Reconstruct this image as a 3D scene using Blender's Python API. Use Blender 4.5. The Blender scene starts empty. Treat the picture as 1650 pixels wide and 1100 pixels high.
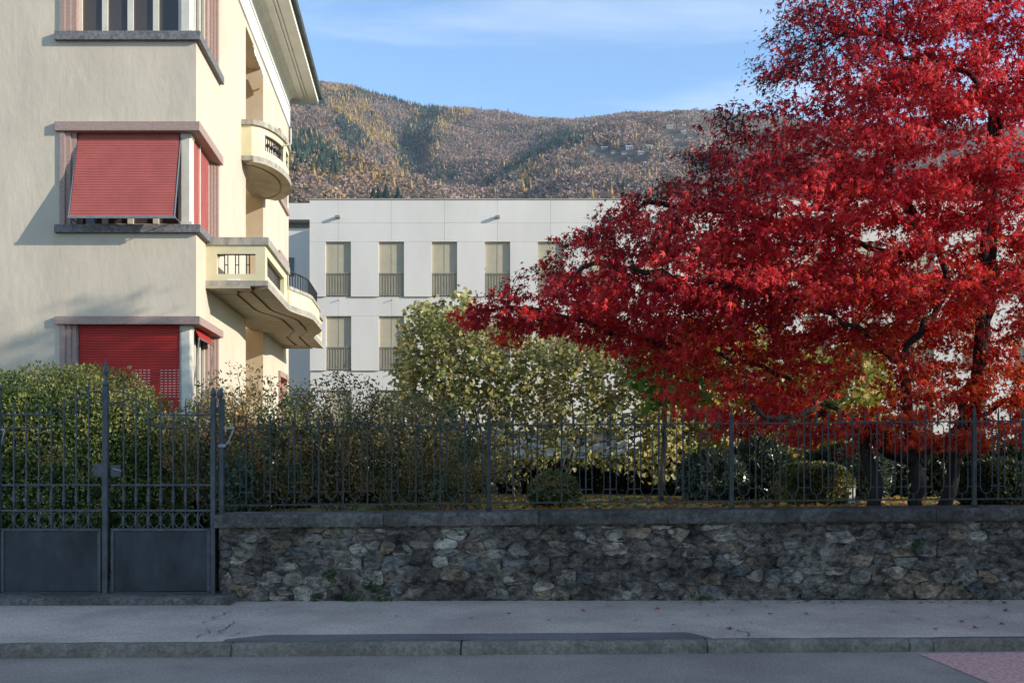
import bpy, math, random
import numpy as np
from mathutils import Vector, noise

random.seed(7)
rng = np.random.default_rng(7)
R = math.radians
scene = bpy.context.scene
C = scene.collection

# ------------------------------------------------------------------ camera
F = 1604.0            # focal length in photograph pixels (35 mm on 36 mm)
HZ = 725.0            # horizon row in the photograph
EYE = 1.75
cam_d = bpy.data.cameras.new('camera')
cam = bpy.data.objects.new('camera', cam_d)
C.objects.link(cam)
cam.location = (0, 0, EYE)
cam.rotation_euler = (R(90), 0, 0)
cam_d.sensor_width = 36
cam_d.lens = 36 * F / 1650
cam_d.shift_y = (HZ - 550) / 1650
cam_d.clip_end = 20000
cam_d.clip_start = 0.05
scene.camera = cam

# ------------------------------------------------------------------ sky, sun, exposure
SUN_AZ = R(19.0)      # from +X towards the street side (-Y)
SUN_EL = R(18.5)
world = bpy.data.worlds.new('World')
scene.world = world
world.use_nodes = True
wn, wl = world.node_tree.nodes, world.node_tree.links
bg = wn['Background']
sky = wn.new('ShaderNodeTexSky')
sky.sky_type = 'NISHITA'
sky.sun_disc = False
sky.sun_elevation = SUN_EL
sky.sun_rotation = R(90) + SUN_AZ
sky.altitude = 300
sky.air_density = 1.0
sky.dust_density = 0.0
sky.ozone_density = 3.0
tc = wn.new('ShaderNodeTexCoord')
mp = wn.new('ShaderNodeMapping')
mp.inputs['Scale'].default_value = (1.2, 1.2, 7.0)
mp.inputs['Rotation'].default_value = (0.0, R(9), 0.0)
nz = wn.new('ShaderNodeTexNoise')
nz.inputs['Scale'].default_value = 2.2
nz.inputs['Detail'].default_value = 7
nz.inputs['Roughness'].default_value = 0.55
nz.inputs['Distortion'].default_value = 0.5
cr = wn.new('ShaderNodeValToRGB')
cr.color_ramp.elements[0].position = 0.46
cr.color_ramp.elements[0].color = (0, 0, 0, 1)
cr.color_ramp.elements[1].position = 0.72
cr.color_ramp.elements[1].color = (0.45, 0.45, 0.45, 1)
mx = wn.new('ShaderNodeMix')
mx.data_type = 'RGBA'
mx.inputs['B'].default_value = (3.6, 3.9, 4.3, 1)
wl.new(tc.outputs['Generated'], mp.inputs['Vector'])
wl.new(mp.outputs['Vector'], nz.inputs['Vector'])
wl.new(nz.outputs['Fac'], cr.inputs['Fac'])
wl.new(cr.outputs['Color'], mx.inputs['Factor'])
wl.new(sky.outputs['Color'], mx.inputs['A'])
wl.new(mx.outputs['Result'], bg.inputs['Color'])
bg.inputs['Strength'].default_value = 0.104

sun_d = bpy.data.lights.new('sun', 'SUN')
sun_d.energy = 2.05
sun_d.angle = R(0.53)
sun_d.color = (1.0, 0.93, 0.82)
sun = bpy.data.objects.new('sun', sun_d)
C.objects.link(sun)
SUNV = Vector((math.cos(SUN_EL) * math.cos(SUN_AZ), -math.cos(SUN_EL) * math.sin(SUN_AZ), math.sin(SUN_EL)))
sun.rotation_euler = SUNV.to_track_quat('Z', 'Y').to_euler()
sun.location = (30, -10, 30)

vs = scene.view_settings
vs.view_transform = 'Standard'
vs.look = 'None'
vs.exposure = 1.6
vs.gamma = 1.0
vs.use_curve_mapping = False
scene.render.engine = 'CYCLES'
scene.cycles.max_bounces = 7
scene.cycles.transparent_max_bounces = 6
scene.cycles.volume_bounces = 0

# ------------------------------------------------------------------ helpers
def at(px, py, Y):
    """point at depth Y that the photograph shows at (px, py)"""
    return Vector(((px - 825) / F * Y, Y, EYE + (HZ - py) / F * Y))

def X_at(px, Y):
    return (px - 825) / F * Y

def Z_at(py, Y):
    return EYE + (HZ - py) / F * Y

BASE = {}

def link(o, parent=None, loc=None):
    C.objects.link(o)
    if parent is not None:
        o.parent = parent
        BASE[o.name] = BASE[parent.name]
        if loc is not None:
            o.location = Vector(loc) - BASE[parent.name]
    elif loc is not None:
        o.location = loc
    return o

def tag(o, label=None, cat=None, group=None, kind=None):
    if label: o['label'] = label
    if cat: o['category'] = cat
    if group: o['group'] = group
    if kind: o['kind'] = kind
    return o

def thing(name, label, cat, loc=(0, 0, 0), group=None):
    o = bpy.data.objects.new(name, None)
    o.empty_display_size = 0.1
    C.objects.link(o)
    o.location = loc
    BASE[o.name] = Vector(loc)
    return tag(o, label, cat, group)

class MB:
    def __init__(s):
        s.v, s.f = [], []
    def add(s, vs_, fs):
        b = len(s.v)
        s.v += [tuple(p) for p in vs_]
        s.f += [tuple(b + i for i in f) for f in fs]
        return s
    def box(s, x0, x1, y0, y1, z0, z1):
        return s.add([(x0, y0, z0), (x1, y0, z0), (x1, y1, z0), (x0, y1, z0),
                      (x0, y0, z1), (x1, y0, z1), (x1, y1, z1), (x0, y1, z1)],
                     [(0, 3, 2, 1), (4, 5, 6, 7), (0, 1, 5, 4), (1, 2, 6, 5), (2, 3, 7, 6), (3, 0, 4, 7)])
    def prism(s, poly, z0, z1):
        n = len(poly)
        return s.add([(p[0], p[1], z0) for p in poly] + [(p[0], p[1], z1) for p in poly],
                     [tuple(range(n - 1, -1, -1)), tuple(range(n, 2 * n))] +
                     [(i, (i + 1) % n, n + (i + 1) % n, n + i) for i in range(n)])
    def strip(s, outer, inner, z0, z1):
        """band between two open polylines of equal length"""
        n = len(outer)
        vs_ = [(p[0], p[1], z0) for p in outer] + [(p[0], p[1], z0) for p in inner] + \
              [(p[0], p[1], z1) for p in outer] + [(p[0], p[1], z1) for p in inner]
        fs = []
        for i in range(n - 1):
            fs += [(i, i + 1, n + i + 1, n + i), (2*n + i, 3*n + i, 3*n + i + 1, 2*n + i + 1),
                   (i, 2*n + i, 2*n + i + 1, i + 1), (n + i, n + i + 1, 3*n + i + 1, 3*n + i)]
        fs += [(0, n, 3*n, 2*n), (n - 1, 3*n - 1, 4*n - 1, 2*n - 1)]
        return s.add(vs_, fs)
    def tube(s, pts, rad, k=6, cap=True):
        pts = [Vector(p) for p in pts]
        n = len(pts)
        if not hasattr(rad, '__len__'): rad = [rad] * n
        up = None
        rings = []
        for i, p in enumerate(pts):
            t = (pts[min(i + 1, n - 1)] - pts[max(i - 1, 0)])
            if t.length < 1e-9: t = Vector((0, 0, 1))
            t.normalize()
            if up is None:
                up = t.orthogonal().normalized()
            else:
                up = up - t * up.dot(t)
                if up.length < 1e-6: up = t.orthogonal()
                up.normalize()
            w = t.cross(up)
            rings.append([p + (up * math.cos(a) + w * math.sin(a)) * rad[i]
                          for a in (2 * math.pi * j / k + math.pi / k for j in range(k))])
        fs = []
        for i in range(n - 1):
            for j in range(k):
                fs.append((i*k + j, i*k + (j+1) % k, (i+1)*k + (j+1) % k, (i+1)*k + j))
        if cap:
            fs.append(tuple(range(k - 1, -1, -1)))
            fs.append(tuple(range((n-1)*k, n*k)))
        return s.add([q for r in rings for q in r], fs)
    def lathe(s, prof, cx, cy, k=10):
        """prof: list of (radius, z)"""
        n = len(prof)
        vs_ = [(cx + r * math.cos(2*math.pi*j/k), cy + r * math.sin(2*math.pi*j/k), z) for r, z in prof for j in range(k)]
        fs = [(i*k + j, i*k + (j+1) % k, (i+1)*k + (j+1) % k, (i+1)*k + j) for i in range(n-1) for j in range(k)]
        fs += [tuple(range(k-1, -1, -1)), tuple(range((n-1)*k, n*k))]
        return s.add(vs_, fs)
    def mesh(s, name, m, xf=None, base=None, smooth=False):
        vs_ = [xf(*p) for p in s.v] if xf else s.v
        if base is not None:
            vs_ = [(p[0]-base[0], p[1]-base[1], p[2]-base[2]) for p in vs_]
        me = bpy.data.meshes.new(name)
        me.from_pydata([tuple(p) for p in vs_], [], s.f)
        if m is not None: me.materials.append(m)
        if smooth:
            me.polygons.foreach_set('use_smooth', [True] * len(me.polygons))
        me.update()
        return me
    def build(s, name, m, parent=None, xf=None, smooth=False, bevel=0.0):
        b = BASE[parent.name] if parent is not None else None
        o = bpy.data.objects.new(name, s.mesh(name, m, xf, b, smooth))
        link(o, parent)
        if parent is None: BASE[o.name] = Vector((0, 0, 0))
        if bevel:
            bv = o.modifiers.new('bevel', 'BEVEL')
            bv.width = bevel; bv.segments = 2; bv.limit_method = 'ANGLE'
        return o

def inst(me, name, parent, loc, rot=None):
    o = bpy.data.objects.new(name, me)
    link(o, parent, loc)
    if rot: o.rotation_euler = rot
    return o

# ------------------------------------------------------------------ materials
def new_mat(name):
    m = bpy.data.materials.new(name)
    m.use_nodes = True
    nt = m.node_tree
    return m, nt.nodes, nt.links, nt.nodes['Principled BSDF']

def mat(name, col, rough=0.7, var=0.12, scale=4.0, bump=0.0, bscale=60.0, col2=None, metal=0.0, spec=0.3, obj_var=0.0, stretch=(1, 1, 1), bdist=0.01):
    m, N, L, p = new_mat(name)
    p.inputs['Roughness'].default_value = rough
    p.inputs['Metallic'].default_value = metal
    p.inputs['Specular IOR Level'].default_value = spec
    t = N.new('ShaderNodeTexCoord')
    g = N.new('ShaderNodeNewGeometry')
    mpn = N.new('ShaderNodeMapping')
    mpn.inputs['Scale'].default_value = stretch
    L.new(g.outputs['Position'], mpn.inputs['Vector'])
    n = N.new('ShaderNodeTexNoise')
    n.inputs['Scale'].default_value = scale
    n.inputs['Detail'].default_value = 6
    n.inputs['Roughness'].default_value = 0.62
    L.new(mpn.outputs['Vector'], n.inputs['Vector'])
    r = N.new('ShaderNodeValToRGB')
    c2 = col2 or [max(0, c * (1 - 2.2 * var)) for c in col]
    r.color_ramp.elements[0].position = 0.3
    r.color_ramp.elements[0].color = (*c2, 1)
    r.color_ramp.elements[1].position = 0.68
    r.color_ramp.elements[1].color = (*[min(1, c * (1 + var)) for c in col], 1)
    L.new(n.outputs['Fac'], r.inputs['Fac'])
    out = r.outputs['Color']
    if obj_var:
        oi = N.new('ShaderNodeObjectInfo')
        h = N.new('ShaderNodeHueSaturation')
        mr = N.new('ShaderNodeMapRange')
        mr.inputs['To Min'].default_value = 1 - obj_var
        mr.inputs['To Max'].default_value = 1 + obj_var
        L.new(oi.outputs['Random'], mr.inputs['Value'])
        L.new(mr.outputs['Result'], h.inputs['Value'])
        L.new(out, h.inputs['Color'])
        out = h.outputs['Color']
    L.new(out, p.inputs['Base Color'])
    if bump:
        nb = N.new('ShaderNodeTexNoise')
        nb.inputs['Scale'].default_value = bscale
        nb.inputs['Detail'].default_value = 5
        L.new(mpn.outputs['Vector'], nb.inputs['Vector'])
        b = N.new('ShaderNodeBump')
        b.inputs['Strength'].default_value = bump
        b.inputs['Distance'].default_value = bdist
        L.new(nb.outputs['Fac'], b.inputs['Height'])
        L.new(b.outputs['Normal'], p.inputs['Normal'])
    return m

def leaf_mat(name, transl=0.4, rough=0.5, spec=0.25):
    m, N, L, p = new_mat(name)
    a = N.new('ShaderNodeVertexColor'); a.layer_name = 'Col'
    p.inputs['Roughness'].default_value = rough
    p.inputs['Specular IOR Level'].default_value = spec
    L.new(a.outputs['Color'], p.inputs['Base Color'])
    tr = N.new('ShaderNodeBsdfTranslucent')
    L.new(a.outputs['Color'], tr.inputs['Color'])
    ms = N.new('ShaderNodeMixShader')
    ms.inputs['Fac'].default_value = transl
    L.new(p.outputs['BSDF'], ms.inputs[1]); L.new(tr.outputs['BSDF'], ms.inputs[2])
    L.new(ms.outputs['Shader'], N['Material Output'].inputs['Surface'])
    return m

def stone_mat(name, cols, scale=10.0, bump=0.9, dark=0.58, stretch=(0.75, 1, 1.25), con=(.42, 1.65)):
    """mottled gneiss: object-random tint, streaks, black lichen"""
    m, N, L, p = new_mat(name)
    p.inputs['Roughness'].default_value = 0.9
    p.inputs['Specular IOR Level'].default_value = 0.2
    g = N.new('ShaderNodeNewGeometry')
    mpn = N.new('ShaderNodeMapping'); mpn.inputs['Scale'].default_value = stretch
    L.new(g.outputs['Position'], mpn.inputs['Vector'])
    oi = N.new('ShaderNodeObjectInfo')
    r = N.new('ShaderNodeValToRGB')
    r.color_ramp.interpolation = 'CONSTANT'
    els = r.color_ramp.elements
    while len(els) < len(cols): els.new(0.5)
    for i, c in enumerate(cols):
        els[i].position = i / len(cols); els[i].color = (*c, 1)
    L.new(oi.outputs['Random'], r.inputs['Fac'])
    n1 = N.new('ShaderNodeTexNoise'); n1.inputs['Scale'].default_value = scale; n1.inputs['Detail'].default_value = 9; n1.inputs['Roughness'].default_value = 0.8
    n1.inputs['Distortion'].default_value = 0.6
    L.new(mpn.outputs['Vector'], n1.inputs['Vector'])
    r1 = N.new('ShaderNodeValToRGB')
    r1.color_ramp.elements[0].position = 0.42; r1.color_ramp.elements[0].color = (con[0], con[0] * .97, con[0] * .93, 1)
    r1.color_ramp.elements[1].position = 0.62; r1.color_ramp.elements[1].color = (con[1], con[1] * .97, con[1] * .92, 1)
    L.new(n1.outputs['Fac'], r1.inputs['Fac'])
    mu = N.new('ShaderNodeMix'); mu.data_type = 'RGBA'; mu.blend_type = 'MULTIPLY'; mu.inputs['Factor'].default_value = 1
    L.new(r.outputs['Color'], mu.inputs['A']); L.new(r1.outputs['Color'], mu.inputs['B'])
    n2 = N.new('ShaderNodeTexNoise'); n2.inputs['Scale'].default_value = 1.6; n2.inputs['Detail'].default_value = 8; n2.inputs['Roughness'].default_value = 0.7
    L.new(g.outputs['Position'], n2.inputs['Vector'])
    r2 = N.new('ShaderNodeValToRGB')
    r2.color_ramp.elements[0].position = 0.46; r2.color_ramp.elements[0].color = (dark, dark, dark, 1)
    r2.color_ramp.elements[1].position = 0.56; r2.color_ramp.elements[1].color = (1, 1, 1, 1)
    L.new(n2.outputs['Fac'], r2.inputs['Fac'])
    m2 = N.new('ShaderNodeMix'); m2.data_type = 'RGBA'; m2.blend_type = 'MULTIPLY'; m2.inputs['Factor'].default_value = 1
    L.new(mu.outputs['Result'], m2.inputs['A']); L.new(r2.outputs['Color'], m2.inputs['B'])
    L.new(m2.outputs['Result'], p.inputs['Base Color'])
    n3 = N.new('ShaderNodeTexNoise'); n3.inputs['Scale'].default_value = 22; n3.inputs['Detail'].default_value = 8; n3.inputs['Roughness'].default_value = 0.7
    L.new(mpn.outputs['Vector'], n3.inputs['Vector'])
    b = N.new('ShaderNodeBump'); b.inputs['Strength'].default_value = bump; b.inputs['Distance'].default_value = 0.06
    L.new(n3.outputs['Fac'], b.inputs['Height'])
    L.new(b.outputs['Normal'], p.inputs['Normal'])
    return m

def asphalt_mat(name, col, speck=0.5):
    m, N, L, p = new_mat(name)
    p.inputs['Roughness'].default_value = 0.88
    p.inputs['Specular IOR Level'].default_value = 0.25
    g = N.new('ShaderNodeNewGeometry')
    n1 = N.new('ShaderNodeTexNoise'); n1.inputs['Scale'].default_value = 140; n1.inputs['Detail'].default_value = 3
    n2 = N.new('ShaderNodeTexNoise'); n2.inputs['Scale'].default_value = 0.9; n2.inputs['Detail'].default_value = 7; n2.inputs['Roughness'].default_value = 0.65
    n3 = N.new('ShaderNodeTexNoise'); n3.inputs['Scale'].default_value = 38; n3.inputs['Detail'].default_value = 4
    for n in (n1, n2, n3): L.new(g.outputs['Position'], n.inputs['Vector'])
    def ramp(n, a, b, p0=0.32, p1=0.68):
        r = N.new('ShaderNodeValToRGB')
        r.color_ramp.elements[0].position = p0; r.color_ramp.elements[0].color = (a, a, a, 1)
        r.color_ramp.elements[1].position = p1; r.color_ramp.elements[1].color = (b, b, b, 1)
        L.new(n.outputs['Fac'], r.inputs['Fac']); return r.outputs['Color']
    def mul(a, b):
        k = N.new('ShaderNodeMix'); k.data_type = 'RGBA'; k.blend_type = 'MULTIPLY'; k.inputs['Factor'].default_value = 1
        L.new(a, k.inputs['A']); L.new(b, k.inputs['B']); return k.outputs['Result']
    rgb = N.new('ShaderNodeRGB'); rgb.outputs[0].default_value = (*col, 1)
    o = mul(rgb.outputs[0], ramp(n1, 1 - speck, 1 + speck))
    o = mul(o, ramp(n3, 0.8, 1.2))
    o = mul(o, ramp(n2, 0.84, 1.14, 0.38, 0.62))
    L.new(o, p.inputs['Base Color'])
    b = N.new('ShaderNodeBump'); b.inputs['Strength'].default_value = 0.5; b.inputs['Distance'].default_value = 0.006
    L.new(n1.outputs['Fac'], b.inputs['Height']); L.new(b.outputs['Normal'], p.inputs['Normal'])
    return m

M = dict(
    road=asphalt_mat('road_asphalt', (0.3, 0.24, 0.19), 0.45),
    pave=asphalt_mat('pavement_asphalt', (0.49, 0.385, 0.3), 0.4),
    patch=asphalt_mat('patch_asphalt', (0.15, 0.135, 0.125), 0.3),
    redpaint=mat('red_road_paint', (0.66, 0.36, 0.3), 0.8, 0.25, 30, 0.4, 140, bdist=0.005),
    stone=stone_mat('wall_stone', [(0.359, 0.322, 0.277), (0.221, 0.221, 0.214), (0.414, 0.369, 0.315), (0.276, 0.241, 0.195), (0.179, 0.161, 0.139),
                                   (0.414, 0.355, 0.277), (0.290, 0.268, 0.239), (0.331, 0.248, 0.176), (0.235, 0.208, 0.176), (0.460, 0.422, 0.359), (0.276, 0.255, 0.220), (0.207, 0.181, 0.151)]),
    mortar=stone_mat('wall_mortar', [(0.215, 0.185, 0.155)], 9.0, 1.0, 0.5, (0.85, 1, 1.2), (.25, 1.8)),
    coping=stone_mat('coping_stone', [(0.19, 0.175, 0.16), (0.13, 0.12, 0.112), (0.11, 0.103, 0.095)], 16, 0.8, 0.62, (1, 1, 1), (.6, 1.4)),
    kerb=stone_mat('kerb_granite', [(0.25, 0.22, 0.18), (0.21, 0.185, 0.15), (0.235, 0.21, 0.18)], 20, 0.5, 0.75, (1, 1, 1), (.7, 1.3)),
    stucco=mat('cream_stucco', (0.62, 0.53, 0.405), 0.9, 0.06, 1.1, 0.35, 9, spec=0.15, bdist=0.02, stretch=(1, 1, .45)),
    niche=mat('tan_stucco', (0.62, 0.5, 0.35), 0.9, 0.05, 1.5, 0.2, 25, spec=0.15),
    yellow=mat('pale_yellow_stucco', (0.7, 0.63, 0.4), 0.9, 0.05, 2.0, 0.2, 25, spec=0.15),
    bandwhite=mat('white_plaster_band', (0.82, 0.81, 0.78), 0.85, 0.03, 2.0, spec=0.2),
    cornice=mat('cornice_plaster', (0.72, 0.69, 0.6), 0.85, 0.05, 2.0, spec=0.2),
    pink=mat('pink_granite', (0.4, 0.28, 0.235), 0.75, 0.12, 26, 0.15, 90),
    sill=mat('grey_granite', (0.2, 0.19, 0.19), 0.75, 0.25, 18, 0.2, 90),
    concrete=mat('weathered_concrete', (0.4, 0.365, 0.3), 0.9, 0.2, 7, 0.3, 50, stretch=(1, 1, 0.4)),
    soffit=mat('soffit_concrete', (0.44, 0.385, 0.29), 0.9, 0.1, 3, 0.2, 50),
    frame=mat('cream_window_paint', (0.66, 0.61, 0.5), 0.5, 0.05, 5),
    shutter_faded=mat('faded_red_shutter', (0.43, 0.11, 0.09), 0.55, 0.06, 3),
    shutter_red=mat('red_shutter', (0.44, 0.028, 0.022), 0.5, 0.06, 3),
    iron=mat('dark_iron', (0.038, 0.04, 0.042), 0.55, 0.25, 12, 0.15, 120, spec=0.4),
    gate=mat('gate_paint', (0.068, 0.074, 0.082), 0.5, 0.2, 9, 0.1, 60, spec=0.4),
    gatepanel=mat('gate_panel_paint', (0.034, 0.04, 0.047), 0.55, 0.3, 3.5, 0.12, 40, spec=0.35, stretch=(1, 1, 0.5)),
    steel=mat('galvanised_steel', (0.3, 0.3, 0.3), 0.5, 0.1, 20, metal=0.7),
    roof=mat('dark_roof_edge', (0.085, 0.095, 0.09), 0.7, 0.2, 5),
    white=mat('white_concrete', (0.71, 0.65, 0.57), 0.85, 0.045, 0.5, 0.15, 12, spec=0.2, obj_var=0.02, stretch=(1, 1, 0.35)),
    beige=mat('beige_screen', (0.46, 0.4, 0.28), 0.75, 0.05, 2.0, spec=0.2),
    greyrail=mat('grey_railing', (0.28, 0.255, 0.2), 0.6, 0.1, 5),
    bark=mat('maple_bark', (0.03, 0.024, 0.019), 0.9, 0.6, 9, 1.0, 30, col2=(0.007, 0.006, 0.006), stretch=(1, 1, 0.35), bdist=0.03),
    bark2=mat('grey_bark', (0.13, 0.105, 0.075), 0.9, 0.4, 9, 0.6, 30, stretch=(1, 1, 0.3)),
    maple=leaf_mat('maple_leaf', 0.5, 0.45, 0.3),
    leaf=leaf_mat('shrub_leaf', 0.3, 0.45, 0.35),
    gloss=leaf_mat('glossy_leaf', 0.15, 0.3, 0.5),
    forest=leaf_mat('hill_forest', 0.12, 0.95, 0.0),
    ground=mat('earth', (0.085, 0.07, 0.05), 0.95, 0.3, 3, 0.5, 20),
    lawn=mat('lawn_soil', (0.14, 0.13, 0.04), 0.95, 0.4, 2.2, 0.5, 30),
    hill=mat('hillside_soil', (0.1, 0.08, 0.06), 0.95, 0.3, 0.01),
    blockwall=mat('grey_render', (0.42, 0.4, 0.36), 0.9, 0.06, 1.0),
    greyslab=mat('grey_slab', (0.36, 0.37, 0.39), 0.8, 0.1, 4),
)
def glass_mat():
    m, N, L, p = new_mat('window_glass')
    p.inputs['Base Color'].default_value = (0.075, 0.06, 0.048, 1)
    p.inputs['Roughness'].default_value = 0.06
    p.inputs['Specular IOR Level'].default_value = 0.6
    g = N.new('ShaderNodeNewGeometry')
    n = N.new('ShaderNodeTexNoise'); n.inputs['Scale'].default_value = 1.3
    L.new(g.outputs['Position'], n.inputs['Vector'])
    b = N.new('ShaderNodeBump'); b.inputs['Strength'].default_value = 0.08; b.inputs['Distance'].default_value = 0.05
    L.new(n.outputs['Fac'], b.inputs['Height']); L.new(b.outputs['Normal'], p.inputs['Normal'])
    return m
M['glass'] = glass_mat()

# ------------------------------------------------------------------ ground, road, pavement
def wall_y(x):  return 10.93 + 0.010 * x      # street face of the garden wall
def kerb_y(x):  return 8.53 + 0.035 * x       # street face of the kerb
def rise(x):    return 0.0085 * (x + 3.22)    # wall head climbs slightly to the right
PZ = 0.10
GZ = 0.92                                     # garden level

b = MB()
gr = [(-6000, -6000), (6000, -6000), (6000, 6000), (-6000, 6000)]
b.add([(x, y, -0.06) for x, y in gr], [(0, 1, 2, 3)])
tag(b.build('ground', M['ground']), kind='structure')

def sheet(name, m, xs, ylo, yhi, z, nx=1):
    bb = MB()
    vs_ = []
    for i in range(nx + 1):
        x = xs[0] + (xs[1] - xs[0]) * i / nx
        vs_ += [(x, ylo(x), z(x)), (x, yhi(x), z(x))]
    bb.add(vs_, [(2*i, 2*i+2, 2*i+3, 2*i+1) for i in range(nx)])
    return tag(bb.build(name, m), kind='structure')

road = sheet('road', M['road'], (-60, 80), lambda x: 0.9, kerb_y, lambda x: 0.0)
pave = sheet('pavement', M['pave'], (-60, 80), lambda x: kerb_y(x) + 0.13, lambda x: wall_y(x) + 0.5, lambda x: PZ)
near_pave = sheet('near_pavement', M['pave'], (-60, 80), lambda x: -3.2, lambda x: 0.9, lambda x: PZ)

# asphalt patch behind the kerb stones
pts = []
x0, x1 = X_at(368, 8.75), X_at(1146, 8.75)
n = 60
front, back = [], []
for i in range(n + 1):
    t = i / n
    x = x0 + (x1 - x0) * t
    w = 0.3 * min(1, 9 * t + 0.35, 25 * (1 - t) + 0.05) + 0.012 * noise.noise((x * 2.3, 1, 0))
    front.append((x, kerb_y(x) + 0.132, PZ + 0.004)); back.append((x, kerb_y(x) + 0.135 + max(w, 0.01), PZ + 0.004))
b = MB(); b.add(front + back, [(i, i + 1, n + 2 + i, n + 1 + i) for i in range(n)])
tag(b.build('asphalt_patch', M['patch']), kind='structure')

# pink road paint
b = MB()
def road_pt(px, py):
    Y = EYE * F / (py - HZ)
    return (X_at(px, Y), Y, 0.004)
b.add([road_pt(1478, 1052.5), road_pt(1604, 1104), road_pt(2100, 1104), road_pt(2100, 1046)], [(0, 1, 2, 3)])
tag(b.build('road_marking', M['redpaint']), kind='structure')

# kerb of long granite stones
kerb = bpy.data.objects.new('kerb', None); C.objects.link(kerb); BASE[kerb.name] = Vector((0, 0, 0)); tag(kerb, kind='structure')
cuts = [-60, -14, -11.2, -8.6, -6.3] + [X_at(p, 8.55) for p in (-20, 377, 743, 1142, 1474, 1514, 1900)] + [7.6, 9.8, 12.2, 15, 80]
for i in range(len(cuts) - 1):
    xa, xb = cuts[i] + 0.006, cuts[i + 1] - 0.006
    nseg = max(2, min(40, int((xb - xa) / 0.12)))
    b = MB()
    prof = [(0.0, -0.05), (0.004, 0.055), (0.014, 0.088), (0.035, 0.103), (0.12, 0.106), (0.128, 0.09), (0.13, -0.05)]
    k = len(prof)
    vs_ = []
    for j in range(nseg + 1):
        x = xa + (xb - xa) * j / nseg
        endr = 0.012 if j in (0, nseg) else 0
        for q, (dy, z) in enumerate(prof):
            e = noise.noise((x * 4.1, q * 2.7, i)) * 0.008
            e2 = noise.noise((x * 3.3, q * 1.7, i + 9)) * 0.006 - (endr if 0 < q < k - 1 else 0) * 0.5
            vs_.append((x, kerb_y(x) + dy + (e if q < 4 else 0), z + (e2 if q not in (0, k - 1) else 0)))
    fs = [(j*k + q, (j+1)*k + q, (j+1)*k + q + 1, j*k + q + 1) for j in range(nseg) for q in range(k - 1)]
    fs += [tuple(range(k)), tuple(range(nseg * k + k - 1, nseg * k - 1, -1))]
    b.add(vs_, fs)
    b.build('kerb_stone', M['kerb'], kerb, smooth=True)

# hairline cracks in the pavement: thin dark tar-filled strips
def crack(points, w=0.013):
    bb = MB(); L_, R_ = [], []
    for i, (x, y) in enumerate(points):
        ww = w * (0.5 + random.random())
        L_.append((x - ww / 2, y, PZ + 0.0035)); R_.append((x + ww / 2, y + ww * 0.3, PZ + 0.0035))
    k = len(points)
    bb.add(L_ + R_, [(i, k + i, k + i + 1, i + 1) for i in range(k - 1)])
    o = bb.build('crack', M['patch'], pave)
    return o
for px, y0, y1, s in ((342, 8.75, 9.25, 1), (362, 8.9, 9.6, 2), (395, 8.85, 9.1, 3), (1190, 8.8, 9.15, 4), (318, 9.5, 10.2, 5)):
    x = X_at(px, 9.2); k = 12
    crack([(x + 0.09 * noise.noise((s * 3.1, i * 0.45, 0)) + 0.03 * noise.noise((s, i * 1.7, 4)), y0 + (y1 - y0) * i / k) for i in range(k + 1)])

# garden ground behind the wall
b = MB()
b.add([(-3.35, 11.25, GZ), (90, 11.25, GZ), (90, 60, GZ), (-3.35, 60, GZ), (-3.35, 11.25, .1), (-3.35, 60, .1)], [(0, 1, 2, 3), (0, 3, 5, 4)])
tag(b.build('garden_ground', M['lawn']), kind='structure')
b = MB(); b.add([(-60, 11.0, .104), (-3.35, 11.0, .104), (-3.35, 60, .104), (-60, 60, .104)], [(0, 1, 2, 3)])
tag(b.build('entrance_path', M['ground']), kind='structure')

# ------------------------------------------------------------------ the hillside
PXK = np.array([200, 440, 515, 560, 620, 650, 680, 700, 730, 760, 800, 860, 900, 930, 1000, 1050, 1140, 1300, 1700, 2100], float)
RK = np.array([150, 500, 1000, 1300, 1550, 1750, 2050, 2350, 2700, 3400], float)
PYK = {
    150:  [715]*20,
    500:  [470]*20,
    1000: [290, 278, 290, 305, 325, 335, 342, 345, 350, 352, 352, 348, 345, 340, 332, 325, 315, 305, 300, 300],
    1300: [180, 192, 232, 266, 296, 311, 324, 330, 338, 342, 340, 330, 318, 308, 292, 282, 270, 262, 262, 262],
    1550: [185, 200, 236, 268, 298, 316, 330, 334, 334, 325, 303, 275, 262, 255, 246, 242, 240, 240, 245, 250],
    1750: [172, 182, 214, 240, 276, 302, 308, 308, 312, 303, 282, 246, 231, 222, 220, 220, 222, 228, 235, 240],
    2050: [160, 168, 184, 205, 246, 284, 288, 264, 274, 290, 292, 268, 240, 222, 214, 212, 213, 220, 228, 235],
    2350: [150, 150, 158, 172, 208, 244, 232, 206, 214, 226, 240, 236, 220, 209, 202, 199, 202, 210, 218, 226],
    2700: [140, 145, 137, 141, 159, 166, 171, 172, 174, 176, 180, 189, 192, 190, 184, 181, 188, 199, 212, 220],
    3400: [260, 265, 257, 261, 270, 275, 280, 282, 284, 286, 290, 290, 290, 290, 284, 281, 288, 290, 300, 300],
}
HT = np.stack([EYE + (HZ - np.array(PYK[int(r)], float)) / F * r for r in RK])   # heights, r x px
def hill_h(px, r):
    px = np.asarray(px, float); r = np.asarray(r, float)
    cols = np.stack([np.interp(px, PXK, HT[i]) for i in range(len(RK))])
    j = np.clip(np.searchsorted(RK, r) - 1, 0, len(RK) - 2)
    t = (r - RK[j]) / (RK[j + 1] - RK[j])
    idx = np.arange(len(px))
    return cols[j, idx] * (1 - t) + cols[j + 1, idx] * t
def fbm(x, y, s, seed=0):
    return noise.fractal((x / s, y / s, seed * 7.3), 1.0, 2.0, 4)
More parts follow.
